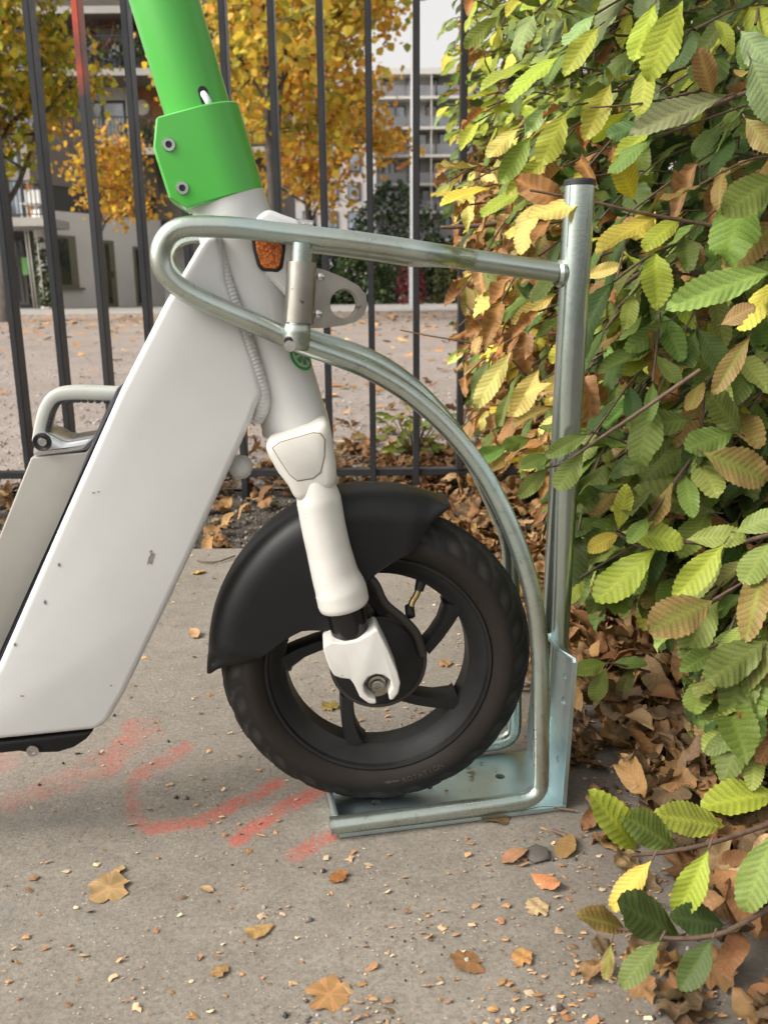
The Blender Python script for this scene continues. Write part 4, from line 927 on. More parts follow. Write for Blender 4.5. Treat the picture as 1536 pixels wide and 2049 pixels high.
for i in range(80):        # inner stems
    Y = rng.uniform(1.15, 3.0); x = rng.uniform(.48, .95)+.08*(Y-1); u, v, _ = proj(np.array([x, Y, .4]))
    if u < 1010: continue
    P = [np.array([x, Y, -.02])]
    for j in range(6): P.append(P[-1]+np.array([rng.normal(-.03, .05), rng.normal(-.02, .05), rng.uniform(.15, .32)]))
    tv.append(tube_vf(cr(P, 3), np.linspace(.005, .0015, 19)*rng.uniform(.5, 1.4), 6, False))
V, Fc = join_vf(tv); link('twigs', mesh('twigs', V, Fc), M['twig'], hedge)

# ------------------------------------------------------------------ fallen leaves
LB = [lobed_shape(s, 5, 30, .09, .055+.03*(s % 3)) for s in range(30, 36)]
FS = [(s[0], [tuple(q) for q in s[1]], s[2], s[3]) for s in [leaf_shape(7, 2, .30, 2.5, .5, .3, wav=.08, seed=41), leaf_shape(7, 2, .32, -3, -.5, -.2, wav=.09, seed=42), leaf_shape(7, 2, .30, 5, .2, .2, wav=.07, seed=43), leaf_shape(7, 2, .33, 1.2, .3, .1, wav=.05, seed=44)]]+LB+[(s[0], [tuple(q) for q in s[1]], s[2], s[3]) for s in [leaf_shape(8, 2, .31, 2.2, .9, .2, wav=.05, seed=45), leaf_shape(8, 2, .30, -2, .6, -.1, wav=.06, seed=46), leaf_shape(8, 2, .34, 3.5, -.3, .15, wav=.05, seed=47), leaf_shape(8, 2, .29, 1.6, -.7, .3, wav=.07, seed=48)]]
for i in range(len(FS)):
    V = FS[i][0].copy(); 
    if i < 4 or i > 9: V[:, 1] -= .5
    V[:, 2] -= V[:, 2].min(); FS[i] = (V, FS[i][1], FS[i][2], FS[i][3])
fall_me = [shape_mesh('fallen_leaf', s, M['dry_o']) for s in FS]
FC = [(.24, .122, .058), (.30, .172, .09), (.37, .245, .14), (.19, .088, .04), (.26, .135, .064), (.135, .082, .048), (.32, .19, .085)]
def fall_rot(flat=.25, mx=None):
    a = rng.uniform(0, 2*PI); d = np.array([math.cos(a), math.sin(a), rng.normal(0, flat)]); n = np.array([rng.normal(0, flat), rng.normal(0, flat), 1]); return basis(d, n)
falls = []   # shape, P, B, size, tint, label
def fcol(c=None):
    c = np.array(c if c is not None else FC[int(rng.integers(0, len(FC)))])*(1+rng.normal(0, .15)); return np.array([*np.clip(c, .02, .7), .15])
hero_f = [((219, 1783), .046, 5, (.50, .33, .16), 'broad flat tan leaf lying alone on the open concrete at left'), ((658, 1995), .040, 7, (.45, .25, .11), 'torn golden leaf at the bottom edge of the concrete'), ((388, 1272), .034, 0, (.52, .34, .18), 'small folded tan leaf beside the back of the fender'), ((396, 1147), .032, 6, (.52, .33, .10), 'yellow tan leaf on the far edge of the concrete'),
          ((988, 1634), .042, 8, (.24, .16, .075), 'crumpled olive brown leaf against the lower rod of the stand'), ((660, 1416), .030, 9, (.30, .22, .06), 'green and brown leaf seen between the wheel spokes'), ((1090, 1768), .032, 1, (.40, .18, .08), 'reddish brown narrow leaf on the concrete near the hedge'), ((1075, 1820), .026, 6, (.55, .40, .23), 'pale tan torn leaf piece lying beside a dark stone'),
          ((520, 1868), .028, 1, (.52, .35, .14), 'narrow tan leaf standing on edge at the middle of the concrete'), ((675, 1758), .022, 9, (.36, .15, .05), 'small rust coloured leaf in front of the stand'), ((412, 1783), .016, 2, (.5, .35, .18), 'tiny curled tan leaf right of the broad flat one'), ((235, 1745), .018, 4, (.5, .32, .16), 'small tan fragment just behind the broad flat leaf'),
          ((440, 1948), .018, 5, (.46, .28, .12), 'small notched tan leaf between the two golden ones at the bottom'), ((1135, 1700), .034, 3, (.30, .19, .07), 'olive brown leaf standing on its edge near the lowest twig'), ((1045, 1920), .022, 6, (.45, .24, .09), 'small orange brown leaf below the pale torn piece'), ((935, 1928), .034, 7, (.42, .22, .10), 'ragged brown leaf at the lower middle right of the concrete'),
          ((1030, 1720), .030, 0, (.40, .22, .12), 'rolled reddish leaf on the concrete under the stand corner'), ((890, 1330), .026, 6, (.40, .24, .12), 'brown leaf seen through the spokes beside the hub')]
for (u, v), s, si, c, lab in hero_f:
    P = G(u, v); B = fall_rot(.12); B = B@np.diag([1, 1, .36]); s *= .72 if si > 3 else .95; falls.append((si, P+np.array([0, 0, .001]), B, s, fcol(tuple(np.array(c)*np.array([.88, .84, .95]))), lab))
def zone_label(P, t):
    a, g = zone_(P); k = 'dark brown' if t[0] < .21 else 'rust brown' if t[1]/t[0] < .52 else 'pale tan' if t[0] > .34 else 'light brown'
    return k+' '+a, k+' '+g
def zone_(P):
    u, v, _ = proj(P); x, y = P[0], P[1]
    if y > 2.2: return 'fallen leaf on the gravel close behind the fence', 'leaves behind the fence'
    if y > 1.62 and x < -.08: return 'fallen leaf on the soil strip in front of the fence', 'leaves on the soil strip'
    if y > 1.45: return 'fallen leaf piled along the foot of the fence by the hedge', 'leaf pile along the fence'
    if y > .98: return 'fallen leaf in the litter behind the stand post', 'litter behind the stand post'
    if y > .78: return 'fallen leaf in the litter right of the stand base', 'litter right of the stand'
    return 'fallen leaf in the litter under the lowest hedge twigs', 'litter under the lowest twigs'
def inrack(P):
    q = P-RK.O; a, k = q@RK.e, q@RK.n; return -.02 < a < .262 and abs(k) < .075
cand = []
while len(cand) < 5200:
    r = rng.random()
    if r < .55: y = rng.uniform(.42, 1.65); x = pad_edge(y)+.025+abs(rng.normal(0, .35)) if rng.random() < .95 else pad_edge(y)-rng.exponential(.015)
    elif r < .82: y = rng.uniform(1.62, 2.75); x = rng.uniform(.0, 1.4)+.06*rng.normal()
    elif r < .93: y = rng.uniform(1.66, 2.2); x = rng.uniform(-1.2, .1)
    else: y = 2.2+rng.exponential(.6); x = rng.uniform(-1.0, .6)
    P = np.array([x, y, 0.]); u, v, _ = proj(P)
    if not (-60 < u < 1600 and v < 2120) or inrack(P): continue
    if y < .74 and rng.random() < .55: continue
    s = rng.uniform(.024, .054) if y > .8 else rng.uniform(.022, .046)
    if x < .0 and y < 2.2 and rng.random() < .55: continue
    if 1.62 < y < 2.2 and abs(x+.25) < .25 and rng.random() < .4: continue
    P[2] = -.012+rng.uniform(0, .030)*(x > .1)+.03*max(0, min(1, (x-.25)/.3))*(y > .7) + (.012 if y < 1.6 else 0)
    if x < pad_edge(y) and y < 1.65: P[2] = .002; s *= .7
    c = FC[int(rng.integers(0, len(FC)))]
    if y < 1.0 and rng.random() < .30: c = (.15, .098, .062)
    cand.append((int(rng.integers(0, len(FS))), P, fall_rot(.42 if x > .1 else .2), s, fcol(c), None))
allf = falls+cand
itf = [(l[1]+(FS[l[0]][0]*l[3])@l[2].T, FS[l[0]][1]) for l in allf]
cf = rank_visible(itf, None, 256, 256, (0, 860, 1536, 2049)); of = [i for i in np.argsort(-cf).tolist() if i >= len(falls)][:265]; sset = set(of) | set(range(len(falls)))
JV = []; JF = []; jt = []; jv = []; je = []; o = 0
for i, l in enumerate(allf):
    si, P, B, s, tn, lab = l
    if i in sset:
        ob = bpy.data.objects.new('fallen_leaf', fall_me[si]); col.objects.link(ob); mm = Matrix.Identity(4)
        for a in range(3):
            for b in range(3): mm[a][b] = B[a, b]*s
            mm[a][3] = P[a]
        ob.matrix_basis = mm; ob.color = tuple(tn)
        if lab: tag(ob, lab, 'fallen leaf', 'leaves lying singly on the concrete')
        else: zl = zone_label(P, tn); tag(ob, zl[0], 'fallen leaf', zl[1])
    else:
        V = itf[i][0]; JV.append(V); JF += [tuple(q+o for q in f) for f in itf[i][1]]; o += len(V)
        jt.append(np.repeat(tn[None], len(V), 0)); jv.append(FS[si][2]); je.append(FS[si][3])
me = mesh('leaf_litter', np.concatenate(JV), JF); cattr(me, 'tint', np.concatenate(jt)); fattr(me, 'vein', np.concatenate(jv)); fattr(me, 'edge', np.concatenate(je))
tag(link('leaf_litter', me, M['dry_j']), 'deep brown litter of fallen leaves under the hedge', 'leaf litter', kind='stuff')

# crumbs, grit and bits of twig on the concrete
def bits(name, n, smin, smax, cols, fn, flat=True):
    V = []; Fc = []; T = []
    while n > 0:
        P = fn()
        if P is None: continue
        n -= 1; k = int(rng.integers(5, 9)); s = smin*(smax/smin)**(rng.random()**2.3); a0 = rng.uniform(0, 6.28); o = len(V); c = np.array(cols[int(rng.integers(0, len(cols)))])*(1+rng.normal(0, .18))
        if flat:
            tl = rng.normal(0, .3, 2)
            for j in range(k):
                a = a0+2*PI*j/k; r = s*rng.uniform(.25, 1.15)*.5; x, y = r*math.cos(a)*1.4, r*math.sin(a); V.append((P[0]+x, P[1]+y, P[2]+.0012+max(-.001, (x*tl[0]+y*tl[1])+rng.uniform(0, .12)*s)))
            V.append((P[0], P[1], P[2]+.0015+.1*s)); Fc += [(o+j, o+(j+1) % k, o+k) for j in range(k)]; T += [c]*(k+1)
        else:
            for zz_, rr_ in ((0, .42), (.3, .5), (.62, .28)):
                for j in range(5): a = a0+2*PI*j/5; V.append((P[0]+s*rr_*math.cos(a)*rng.uniform(.7, 1.2), P[1]+s*rr_*math.sin(a)*rng.uniform(.7, 1.2), P[2]+zz_*s))
            for b_ in (0, 5): Fc += [(o+b_+j, o+b_+(j+1) % 5, o+b_+5+(j+1) % 5, o+b_+5+j) for j in range(5)]
            Fc.append(tuple(o+10+j for j in range(5))); T += [c]*15
    me = mesh(name, V, Fc, False); cattr(me, 'tint', np.concatenate([np.clip(np.array(T), .01, .8), np.ones((len(T), 1))], 1)); return me
def pt_concrete():
    y = .44+1.2*rng.random()**1.5; x = rng.uniform(-.75, .34); P = np.array([x, y, 0.]); 
    e = pad_edge(y)
    if x > e+.03: return None
    pr_ = .16+.84*math.exp(-max(0, e-x)/.13)*(1.0 if y < 1.1 else .6)+.30*max(0, (.75-y)/.3)
    pr_ *= .35+.9*max(0, math.sin(x*23+3*math.sin(y*17))*math.sin(y*29+2*math.sin(x*19))+.35)
    if rng.random() > pr_ or inrack(P): return None
    return P
CC = [(.44, .29, .16), (.37, .20, .09), (.50, .38, .24), (.30, .14, .06), (.40, .22, .085), (.26, .15, .08)]
tag(link('leaf_crumbs', bits('leaf_crumbs', 7000, .0011, .0080, CC, pt_concrete), M['crumb']), 'crumbled bits of dry leaf strewn over the concrete', 'leaf crumbs', kind='stuff')
tag(link('grit', bits('grit', 420, .0018, .0065, [(.05, .048, .046), (.12, .115, .11), (.35, .33, .31), (.08, .06, .05)], pt_concrete, False), M['crumb']), 'dark grit and little stones scattered on the concrete', 'grit', kind='stuff')
def pt_plate():
    a, k = rng.uniform(.06, .18), rng.uniform(-.04, .03); P = RK.w(a, .0052, k); return P
tag(link('plate_crumbs', bits('plate_crumbs', 14, .003, .009, CC+[(.12, .06, .04)], pt_plate), M['crumb']), 'few leaf crumbs lying on the metal base plate', 'leaf crumbs', kind='stuff')
def pt_soil():
    return np.array([rng.uniform(-1.1, .15), rng.uniform(1.655, 2.24), -.02])
tag(link('soil_gravel', bits('soil_gravel', 3200, .003, .011, [(.13, .11, .09), (.2, .18, .15), (.07, .06, .05), (.28, .25, .22)], pt_soil, False), M['crumb']), 'loose gravel on the soil strip in front of the fence', 'gravel', kind='stuff')
def pt_yard():
    y = 2.3+rng.random()**1.6*7; x = rng.uniform(-.55, .35)*y*1.05; return np.array([x, y, -.015])
tag(link('yard_stones', bits('yard_stones', 6500, .006, .016, [(.30, .26, .23), (.36, .32, .29), (.2, .17, .15), (.44, .40, .37)], pt_yard, False), M['crumb']), 'loose grey stones on the gravel yard behind the fence', 'stones', kind='stuff')
def pt_yleaf():
    y = 2.6+17.8*rng.random()**.75; x = rng.uniform(-.55, .40)*y
    if rng.random() > (.25+.75*min(1, max(0, (y-8)/8))): return None
    return np.array([x, y, -.013])
tag(link('yard_leaves', bits('yard_leaves', 2600, .05, .11, [(.46, .24, .08), (.42, .2, .07), (.52, .32, .12), (.34, .15, .05)], pt_yleaf), M['crumb']), 'orange leaves strewn over the gravel yard under the trees', 'fallen leaves', kind='stuff')
def small_twig(pts, r, lab):
    P = [G(u, v, .004) for u, v in pts]; o = tube('fallen_twig', cr(P, 5), r, M['twig'], None, 8); tag(o, lab, 'twig')
small_twig([(1042, 1625), (1090, 1616), (1150, 1622)], .0012, 'thin brown twig on the concrete right of the stand corner')
small_twig([(1105, 1662), (1130, 1672), (1152, 1684)], .0018, 'short reddish stalk on the concrete below the thin twig')
small_twig([(395, 1122), (430, 1125), (470, 1112)], .0015, 'dry stalk on the far edge of the concrete behind the scooter')
st = G(1075, 1712); V = []; 
me_st = bits('stone', 1, .030, .0301, [(.105, .092, .078)], lambda: st, False); me_st.polygons.foreach_set('use_smooth', [True]*len(me_st.polygons)); so_ = link('stone', me_st, M['crumb']); so_.matrix_basis = Matrix.Diagonal((1, 1, .28, 1)); tag(so_, 'flat dark round stone set in the concrete near the hedge', 'stone')

# little weed behind the fence
weed = thing('weed_plant', tuple(G(835, 918)), 'low bright green weed growing at the foot of the fence', 'weed')
wl = []; wst = []
for i in range(70):
    a = rng.uniform(0, 2*PI); r = abs(rng.normal(0, .055)); b0 = G(828, 922); P = b0+np.array([r*math.cos(a)*1.3, r*math.sin(a)*.7+.03, rng.uniform(.02, .135)])
    ld = np.array([math.cos(a), math.sin(a), rng.normal(.1, .5)]); wl.append((int(rng.integers(0, 4)), P, basis(ld, np.array([rng.normal(0, .4), -.5, 1.])), rng.uniform(.030, .055), pcol(random.choice(['lgreen', 'yg', 'lgreen']))))
    wst.append(tube_vf([b0+np.array([0, .03, 0]), P], .0012, 5, False))
JV = []; JQ = []; jt = []; jv = []; je = []; o = 0
for si, P, B, s, tn in wl:
    V = P+(SH[si][0]*s)@B.T; JV.append(V); JQ.append(SH[si][1]+o); o += len(V); jt.append(np.repeat(tn[None], len(V), 0)); jv.append(SH[si][2]); je.append(SH[si][3])
me = fast_mesh('leaves', np.concatenate(JV), np.concatenate(JQ), 4); cattr(me, 'tint', np.concatenate(jt)); fattr(me, 'vein', np.concatenate(jv)); fattr(me, 'edge', np.concatenate(je))
tag(link('leaves', me, M['leaf_j'], weed), kind='stuff'); V, Fc = join_vf(wst); link('stems', mesh('stems', V, Fc), M['twig'], weed)

# ------------------------------------------------------------------ trees beyond the fence
def leaf_cloud(name, C_, S_, cols, parent, m=None, hang=.3):
    n = len(C_); d = rng.normal(0, 1, (n, 3)); d[:, 2] -= hang; d /= np.linalg.norm(d, axis=1)[:, None]; q = rng.normal(0, 1, (n, 3)); q -= d*(q*d).sum(1)[:, None]; q /= np.linalg.norm(q, axis=1)[:, None]
    nz = np.cross(d, q); s = S_[:, None]
    a = C_-d*s*.5; t = C_+d*s*.55; l_ = C_-d*s*.12+q*s*.48+nz*s*.12; r_ = C_-d*s*.12-q*s*.48+nz*s*.12; l2 = C_+d*s*.3+q*s*.28+nz*s*.05; r2 = C_+d*s*.3-q*s*.28+nz*s*.05
    V = np.stack([a, l_, l2, t, r2, r_], 1).reshape(-1, 3); b = np.arange(n)[:, None]*6
    Q = np.concatenate([b+np.array([0, 1, 2, 3]), b+np.array([0, 3, 4, 5])], 1).reshape(-1, 4)
    me = fast_mesh(name, V, Q, 4, False); T = np.repeat(np.concatenate([np.clip(cols, .005, .8), np.ones((n, 1))], 1), 6, 0); cattr(me, 'tint', T)
    return link(name, me, m or M['tree_leaf'], parent)
def tree(base, hgt, tr, c0, rx, rz, nleaf, lsize, cols, label, group, lean=0., dens=1.6, split=.38, kids=9, lo=None):
    t = thing('tree', tuple(base), label, 'tree', group); rs = np.random.default_rng(int(abs(base[0])*100)+nleaf)
    tubes = []; tips = []
    P = [np.array(base)+np.array([0, 0, -.05])]
    for i in range(7): P.append(P[-1]+np.array([rs.normal(lean*.1, .035*hgt/6), rs.normal(0, .03*hgt/6), hgt/7]))
    tp = cr(P, 4); tubes.append(tube_vf(tp, np.linspace(tr, tr*.22, len(tp)), 12, False))
    def branch(p, d, L_, r, lv):
        pts = [p]
        for i in range(4): d = d+rs.normal(0, .16, 3)+np.array([0, 0, .06]); d /= np.linalg.norm(d); pts.append(pts[-1]+d*L_/4)
        pc = cr(pts, 3); tubes.append(tube_vf(pc, np.linspace(r, r*.35, len(pc)), 6, False))
        for q in pc[3:]: tips.append(q)
        if lv > 0:
            for i in range(4 if lv > 1 else 3):
                f = rs.uniform(.3, 1); q = pc[int(f*(len(pc)-1))]; dd = d+rs.normal(0, .75, 3); dd /= np.linalg.norm(dd); branch(q, dd, L_*.58, r*.5, lv-1)
    for i in range(kids):
        f = split+(1-split)*(i+rs.random()*.6)/kids; q = tp[min(len(tp)-1, int(f*(len(tp)-1)))]; a = i*2.4+rs.normal(0, .3); dd = np.array([math.cos(a), math.sin(a), .75+.5*f]); dd /= np.linalg.norm(dd)
        branch(q, dd, rx*(1.15-.45*f), tr*.36*(1.1-f*.6), 2)
    V, Fc = join_vf(tubes); link('trunk', mesh('trunk', V, Fc), M['bark'], t)
    tips = np.array(tips); cc = np.array(c0)
    w_ = ((tips-cc)/np.array([rx, rx, rz])); tips = tips[(w_**2).sum(1) < 1.5]
    idx = rs.integers(0, len(tips), nleaf); jit = rs.normal(0, lsize*1.7, (nleaf, 3)); Cc = tips[idx]+jit
    if lo is not None: Cc = Cc[Cc[:, 2] > lo+.25*np.sin(Cc[:, 0]*3)]
    n = len(Cc); clump = rs.normal(0, 1, len(tips))[idx[:n]]
    pick = rs.random(n)+.16*clump; ck = np.array(cols); w3 = np.clip((pick*len(cols)).astype(int), 0, len(cols)-1)
    c = ck[w3]*(1+rs.normal(0, .16, (n, 1)))*(1+rs.normal(0, .06, (n, 3)))
    leaf_cloud('crown', Cc, lsize*rs.uniform(.7, 1.25, n), c, t); return t
YEL = [(.34, .32, .04), (.56, .42, .05), (.62, .43, .045), (.66, .50, .07), (.58, .32, .045)]
YG = [(.20, .23, .03), (.34, .34, .035), (.50, .45, .045), (.62, .52, .05), (.58, .36, .05)]
ORG = [(.40, .27, .035), (.60, .38, .042), (.64, .39, .038), (.58, .30, .04), (.46, .21, .04)]
def gb(u, Y): return np.array([Yp(u, 577, Y)[0], Y, -.02])
b = gb(556, 14); tree(b, 6.4, .105, b+np.array([.2, 0, 4.1]), 1.95, 2.6, 7600, .128, YEL, 'tall golden tree with a dark trunk right behind the green stem', 'yellow autumn trees beyond the yard', split=.36, kids=15, lo=1.75)
b = gb(625, 20); tree(b, 5.9, .10, b+np.array([.9, 0, 3.9]), 2.35, 2.4, 7400, .125, ORG, 'orange yellow tree with a thin trunk just right of the tall golden one', 'yellow autumn trees beyond the yard', split=.32, kids=12, lo=1.8)
b = gb(8, 16); tree(b, 6.8, .17, b+np.array([-.1, 0, 4.4]), 1.85, 2.9, 7800, .13, YG, 'yellow green tree at the left edge in front of the balconies', 'yellow autumn trees beyond the yard', split=.30, kids=14, lo=2.25)
b = gb(205, 25); tree(b, 6.2, .13, b+np.array([1.2, 0, 3.1]), 1.7, 1.25, 1300, .15, ORG, 'thin orange brown tree in front of the white ground floor wall', 'yellow autumn trees beyond the yard', split=.33, kids=11, lo=2.1)
# dark bushes at the far side of the yard
def bush(u, Y, rx, rz, n, cols, label, ls=.14, cone=False, group='bushes along the far path'):
    b = gb(u, Y); t = thing('bush', tuple(b), label, 'bush', group); rs = np.random.default_rng(int(u))
    th = rs.uniform(0, 2*PI, n); zz = rs.uniform(0, 1, n); r = np.sqrt(rs.uniform(.35, 1.1, n))
    prof = np.sqrt(np.clip(1-(zz*1.0)**2.2, .02, 1)) if not cone else np.clip(1.02-zz**1.7, .06, 1)
    lump = 1+.18*np.sin(th*3+zz*6+u)+.12*np.sin(th*7+u)
    C_ = np.stack([b[0]+rx*r*prof*lump*np.cos(th), Y+rx*.8*r*prof*lump*np.sin(th), rz*zz*(1+.08*np.sin(th*4+u))], 1)
    ck = np.array(cols); c = ck[rs.integers(0, len(cols), n)]*(1+rs.normal(0, .22, (n, 1))); leaf_cloud('foliage', C_, ls*rs.uniform(.6, 1.3, n), c, t)
    st = [tube_vf(cr([b, b+np.array([rs.normal(0, rx*.2), rs.normal(0, rx*.2), rz*.4]), b+np.array([rs.normal(0, rx*.4), rs.normal(0, rx*.3), rz*.75])], 3), [.05, .045, .04, .034, .03, .022, .015], 6, False) for _ in range(4)]
    V, Fc = join_vf(st); link('stems', mesh('stems', V, Fc), M['bark'], t)
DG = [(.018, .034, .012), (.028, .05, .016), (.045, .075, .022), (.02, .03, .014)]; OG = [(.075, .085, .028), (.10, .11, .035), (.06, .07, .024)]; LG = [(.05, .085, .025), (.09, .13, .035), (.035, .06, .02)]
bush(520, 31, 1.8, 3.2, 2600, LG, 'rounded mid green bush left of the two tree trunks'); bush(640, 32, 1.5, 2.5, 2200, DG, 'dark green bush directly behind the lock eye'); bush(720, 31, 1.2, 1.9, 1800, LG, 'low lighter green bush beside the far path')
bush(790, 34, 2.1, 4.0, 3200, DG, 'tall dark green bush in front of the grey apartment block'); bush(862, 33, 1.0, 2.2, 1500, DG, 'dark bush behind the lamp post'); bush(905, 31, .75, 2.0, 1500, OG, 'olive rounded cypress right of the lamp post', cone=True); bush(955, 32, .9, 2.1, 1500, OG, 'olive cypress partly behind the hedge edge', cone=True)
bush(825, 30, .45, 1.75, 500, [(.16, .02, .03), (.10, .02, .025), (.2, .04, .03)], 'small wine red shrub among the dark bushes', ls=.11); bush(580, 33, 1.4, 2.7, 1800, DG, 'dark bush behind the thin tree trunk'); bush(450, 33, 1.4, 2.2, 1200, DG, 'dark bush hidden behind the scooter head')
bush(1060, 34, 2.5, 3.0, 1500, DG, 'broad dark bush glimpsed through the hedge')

# ------------------------------------------------------------------ lamp post
lp = thing('lamp_post', tuple(gb(828, 27)), 'pale grey lamp post at the far path behind the fence', 'lamp post')
P = gb(828, 27); tube('pole', [P, P+np.array([0, 0, 4.]), P+np.array([0, 0, 10.5])], [.125, .115, .07], simple('galvanised_pole', (.36, .37, .38), .5, .3), lp, 16)
tube('pole_base', [P, P+np.array([0, 0, 1.6])], .15, simple('galvanised_base', (.33, .34, .35), .5, .3), lp, 16)
box('lamp_head', tuple(P+np.array([-.15, -.9, 10.4])), tuple(P+np.array([.15, .2, 10.55])), M['fence'], lp)

# ------------------------------------------------------------------ buildings
M['render'] = simple('white_render', (.66, .645, .61), .85, c2=(.60, .585, .55), scale=.8, bstr=.1, bscale=20)
M['concrete_b'] = simple('slab_concrete', (.40, .385, .35), .85, c2=(.33, .315, .29), scale=1.3)
M['soffit'] = simple('brown_soffit', (.20, .175, .15), .85, c2=(.16, .14, .12), scale=1.)
M['pale'] = simple('pale_trim', (.62, .60, .55), .7)
M['frame_d'] = simple('dark_window_frame', (.045, .042, .04), .5)
M['frame_w'] = simple('white_window_frame', (.7, .7, .68), .5)
M['frame_o'] = simple('olive_window_frame', (.17, .16, .11), .5)
M['grey_wall'] = simple('dark_grey_wall', (.085, .08, .085), .8)
M['plaster2'] = simple('pale_grey_plaster', (.44, .42, .41), .85, c2=(.38, .365, .355), scale=.3)
def glass(name, c=(.32, .37, .44), c2=(.10, .12, .14)):
    m, nt, b = new_mat(name); nt.links.new(ramp(nt, noise(nt, .9, 4, .6), [(.4, c), (.62, c2)]).outputs[0], b.inputs['Base Color']); b.inputs['Roughness'].default_value = .06; b.inputs['Specular IOR Level'].default_value = .9; b.inputs['Coat Weight'].default_value = 1; b.inputs['Coat Roughness'].default_value = .02; return m
M['glass'] = glass('window_glass'); M['glass_d'] = glass('dark_window_glass', (.03, .04, .035), (.10, .085, .05)); M['glass_w'] = glass('curtained_glass', (.42, .44, .42), (.20, .22, .22))
def wood():
    m, nt, b = new_mat('larch_boards'); n1 = noise(nt, 3.5, 5, .6); nt.links.new(ramp(nt, n1, [(.3, (.24, .10, .035)), (.55, (.36, .155, .052)), (.8, (.43, .22, .09))]).outputs[0], b.inputs['Base Color']); b.inputs['Roughness'].default_value = .7; return m
M['wood'] = wood()
bA = thing('apartment_building', tuple(gb(230, 34)), 'apartment building with larch boards and railed balconies behind the left trees', 'building')
YF = 34.; YB = 32.2
def X_(u, Y=YF): return Yp(u, 400, Y)[0]
def Z_(v, Y=YF): return Yp(200, v, Y)[2]
zl = [Z_(452), Z_(308, YB), Z_(149, YB), Z_(24, YB)+.0]
zl[0] = zl[1]-2.95
ztop = zl[3]+3
xl0, xr0 = X_(-330), X_(545)
box('wall', (xl0, YF, 3.0), (xr0, YF+9, ztop+6), M['soffit'], bA)
box('back_wall', (xl0, YF+2.2, -.02), (xr0, YF+8.9, 3.0), M['render'], bA)
th = .26
for z in (zl[1], zl[2], zl[3], ztop):
    o = box('balcony_slab', (xl0, YB, z-.02), (xr0, YF-.003, z+th*.75), M['concrete_b'], bA); box('soffit_panel', (xl0+.1, YB+.06, z-.035), (xr0-.1, YF-.01, z-.022), M['soffit'], o)
def window(u0, u1, z0, z1, mf, mg, mull=(.5,), Y=YF, parent=None):
    x0, x1 = X_(u0, Y), X_(u1, Y); f = .09
    bl = [((x0, Y-.08, z0), (x0+f, Y-.003, z1)), ((x1-f, Y-.08, z0), (x1, Y-.003, z1)), ((x0+f, Y-.08, z1-f), (x1-f, Y-.003, z1)), ((x0+f, Y-.08, z0), (x1-f, Y-.003, z0+f))]
    for q in mull: xm = x0+(x1-x0)*q; bl.append(((xm-.05, Y-.075, z0+f), (xm+.05, Y-.003, z1-f)))
    w_ = boxes('window', bl, mf, parent or bA); box('pane', (x0+f*.5, Y-.05, z0+f*.5), (x1-f*.5, Y-.006, z1-f*.5), mg, w_); return w_
def boards(u0, u1, z0, z1):
    x0, x1 = X_(u0), X_(u1); n = max(3, int((x1-x0)/.105)); bl = []
    for i in range(n):
        a = x0+(x1-x0)*i/n; bl.append(((a+.008, YF-.05-.012*(i % 2), z0), (a+(x1-x0)/n-.008, YF-.004, z1)))
    boxes('timber_cladding', bl, M['wood'], bA)
def railing(u0, u1, z, Y=YB, h=1.02, n=None, parent=None, skew=0.):
    x0, x1 = X_(u0, Y), X_(u1, Y); bl = [((x0, Y+.03, z+h-.04), (x1, Y+.07, z+h)), ((x0, Y+.03, z+.07), (x1, Y+.07, z+.10))]
    n = int((x1-x0)/.125)
    for i in range(n+1): a = x0+(x1-x0)*i/n; bl.append(((a-.011, Y+.038, z+.10), (a+.011, Y+.06, z+h-.04)))
    return boxes('railing', bl, M['fence'], parent or bA)
for fl_, (z, zt) in enumerate(((zl[1]+.2, zl[2]-.04), (zl[2]+.2, zl[3]-.04))):
    zb = z+.02; zw = zt-.42
    if fl_ == 1:
        boards(125, 172, zb, zt); boards(272, 345, zb, zt); boards(-120, 20, zb, zt); boards(420, 470, zb, zt)
        window(20, 125, zb, zw, M['frame_d'], M['glass'], (.33, .66)); window(176, 268, zb, zw, M['frame_d'], M['glass'], (.48,)); window(348, 420, zb, zw, M['frame_d'], M['glass'])
        for a, b_ in ((20, 125), (174, 270), (346, 420)): box('shutter_box', (X_(a), YF-.1, zw+.003), (X_(b_), YF-.003, zt-.003), M['pale'], bA)
    else:
        boards(281, 345, zb, zt); boards(100, 160, zb, zt); boards(-120, -20, zb, zt)
        window(196, 266, zb, zw, M['frame_d'], M['glass'], (.35,)); window(350, 430, zb, zw, M['frame_d'], M['glass_d']); window(-20, 100, zb, zw, M['frame_d'], M['glass'], (.5,))
        box('pilaster', (X_(267), YF-.12, zb), (X_(280), YF-.003, zt), M['pale'], bA); box('shutter_box', (X_(196), YF-.1, zw+.003), (X_(266), YF-.003, zt-.003), M['pale'], bA)
    railing(-330, 545, z-.02)
# yellow balcony panels behind the tall tree, dark sheet beside them coloured as a recess's shade
box('balcony_panel', (X_(505), YB+.08, zl[1]+.25), (X_(545), YB+.14, zl[1]+1.3), simple('ochre_panel', (.42, .30, .03), .7), bA)
box('recess_shade', (X_(470), YF-.02, zl[1]+.25), (X_(520), YF-.004, zl[2]-.05), M['frame_d'], bA)
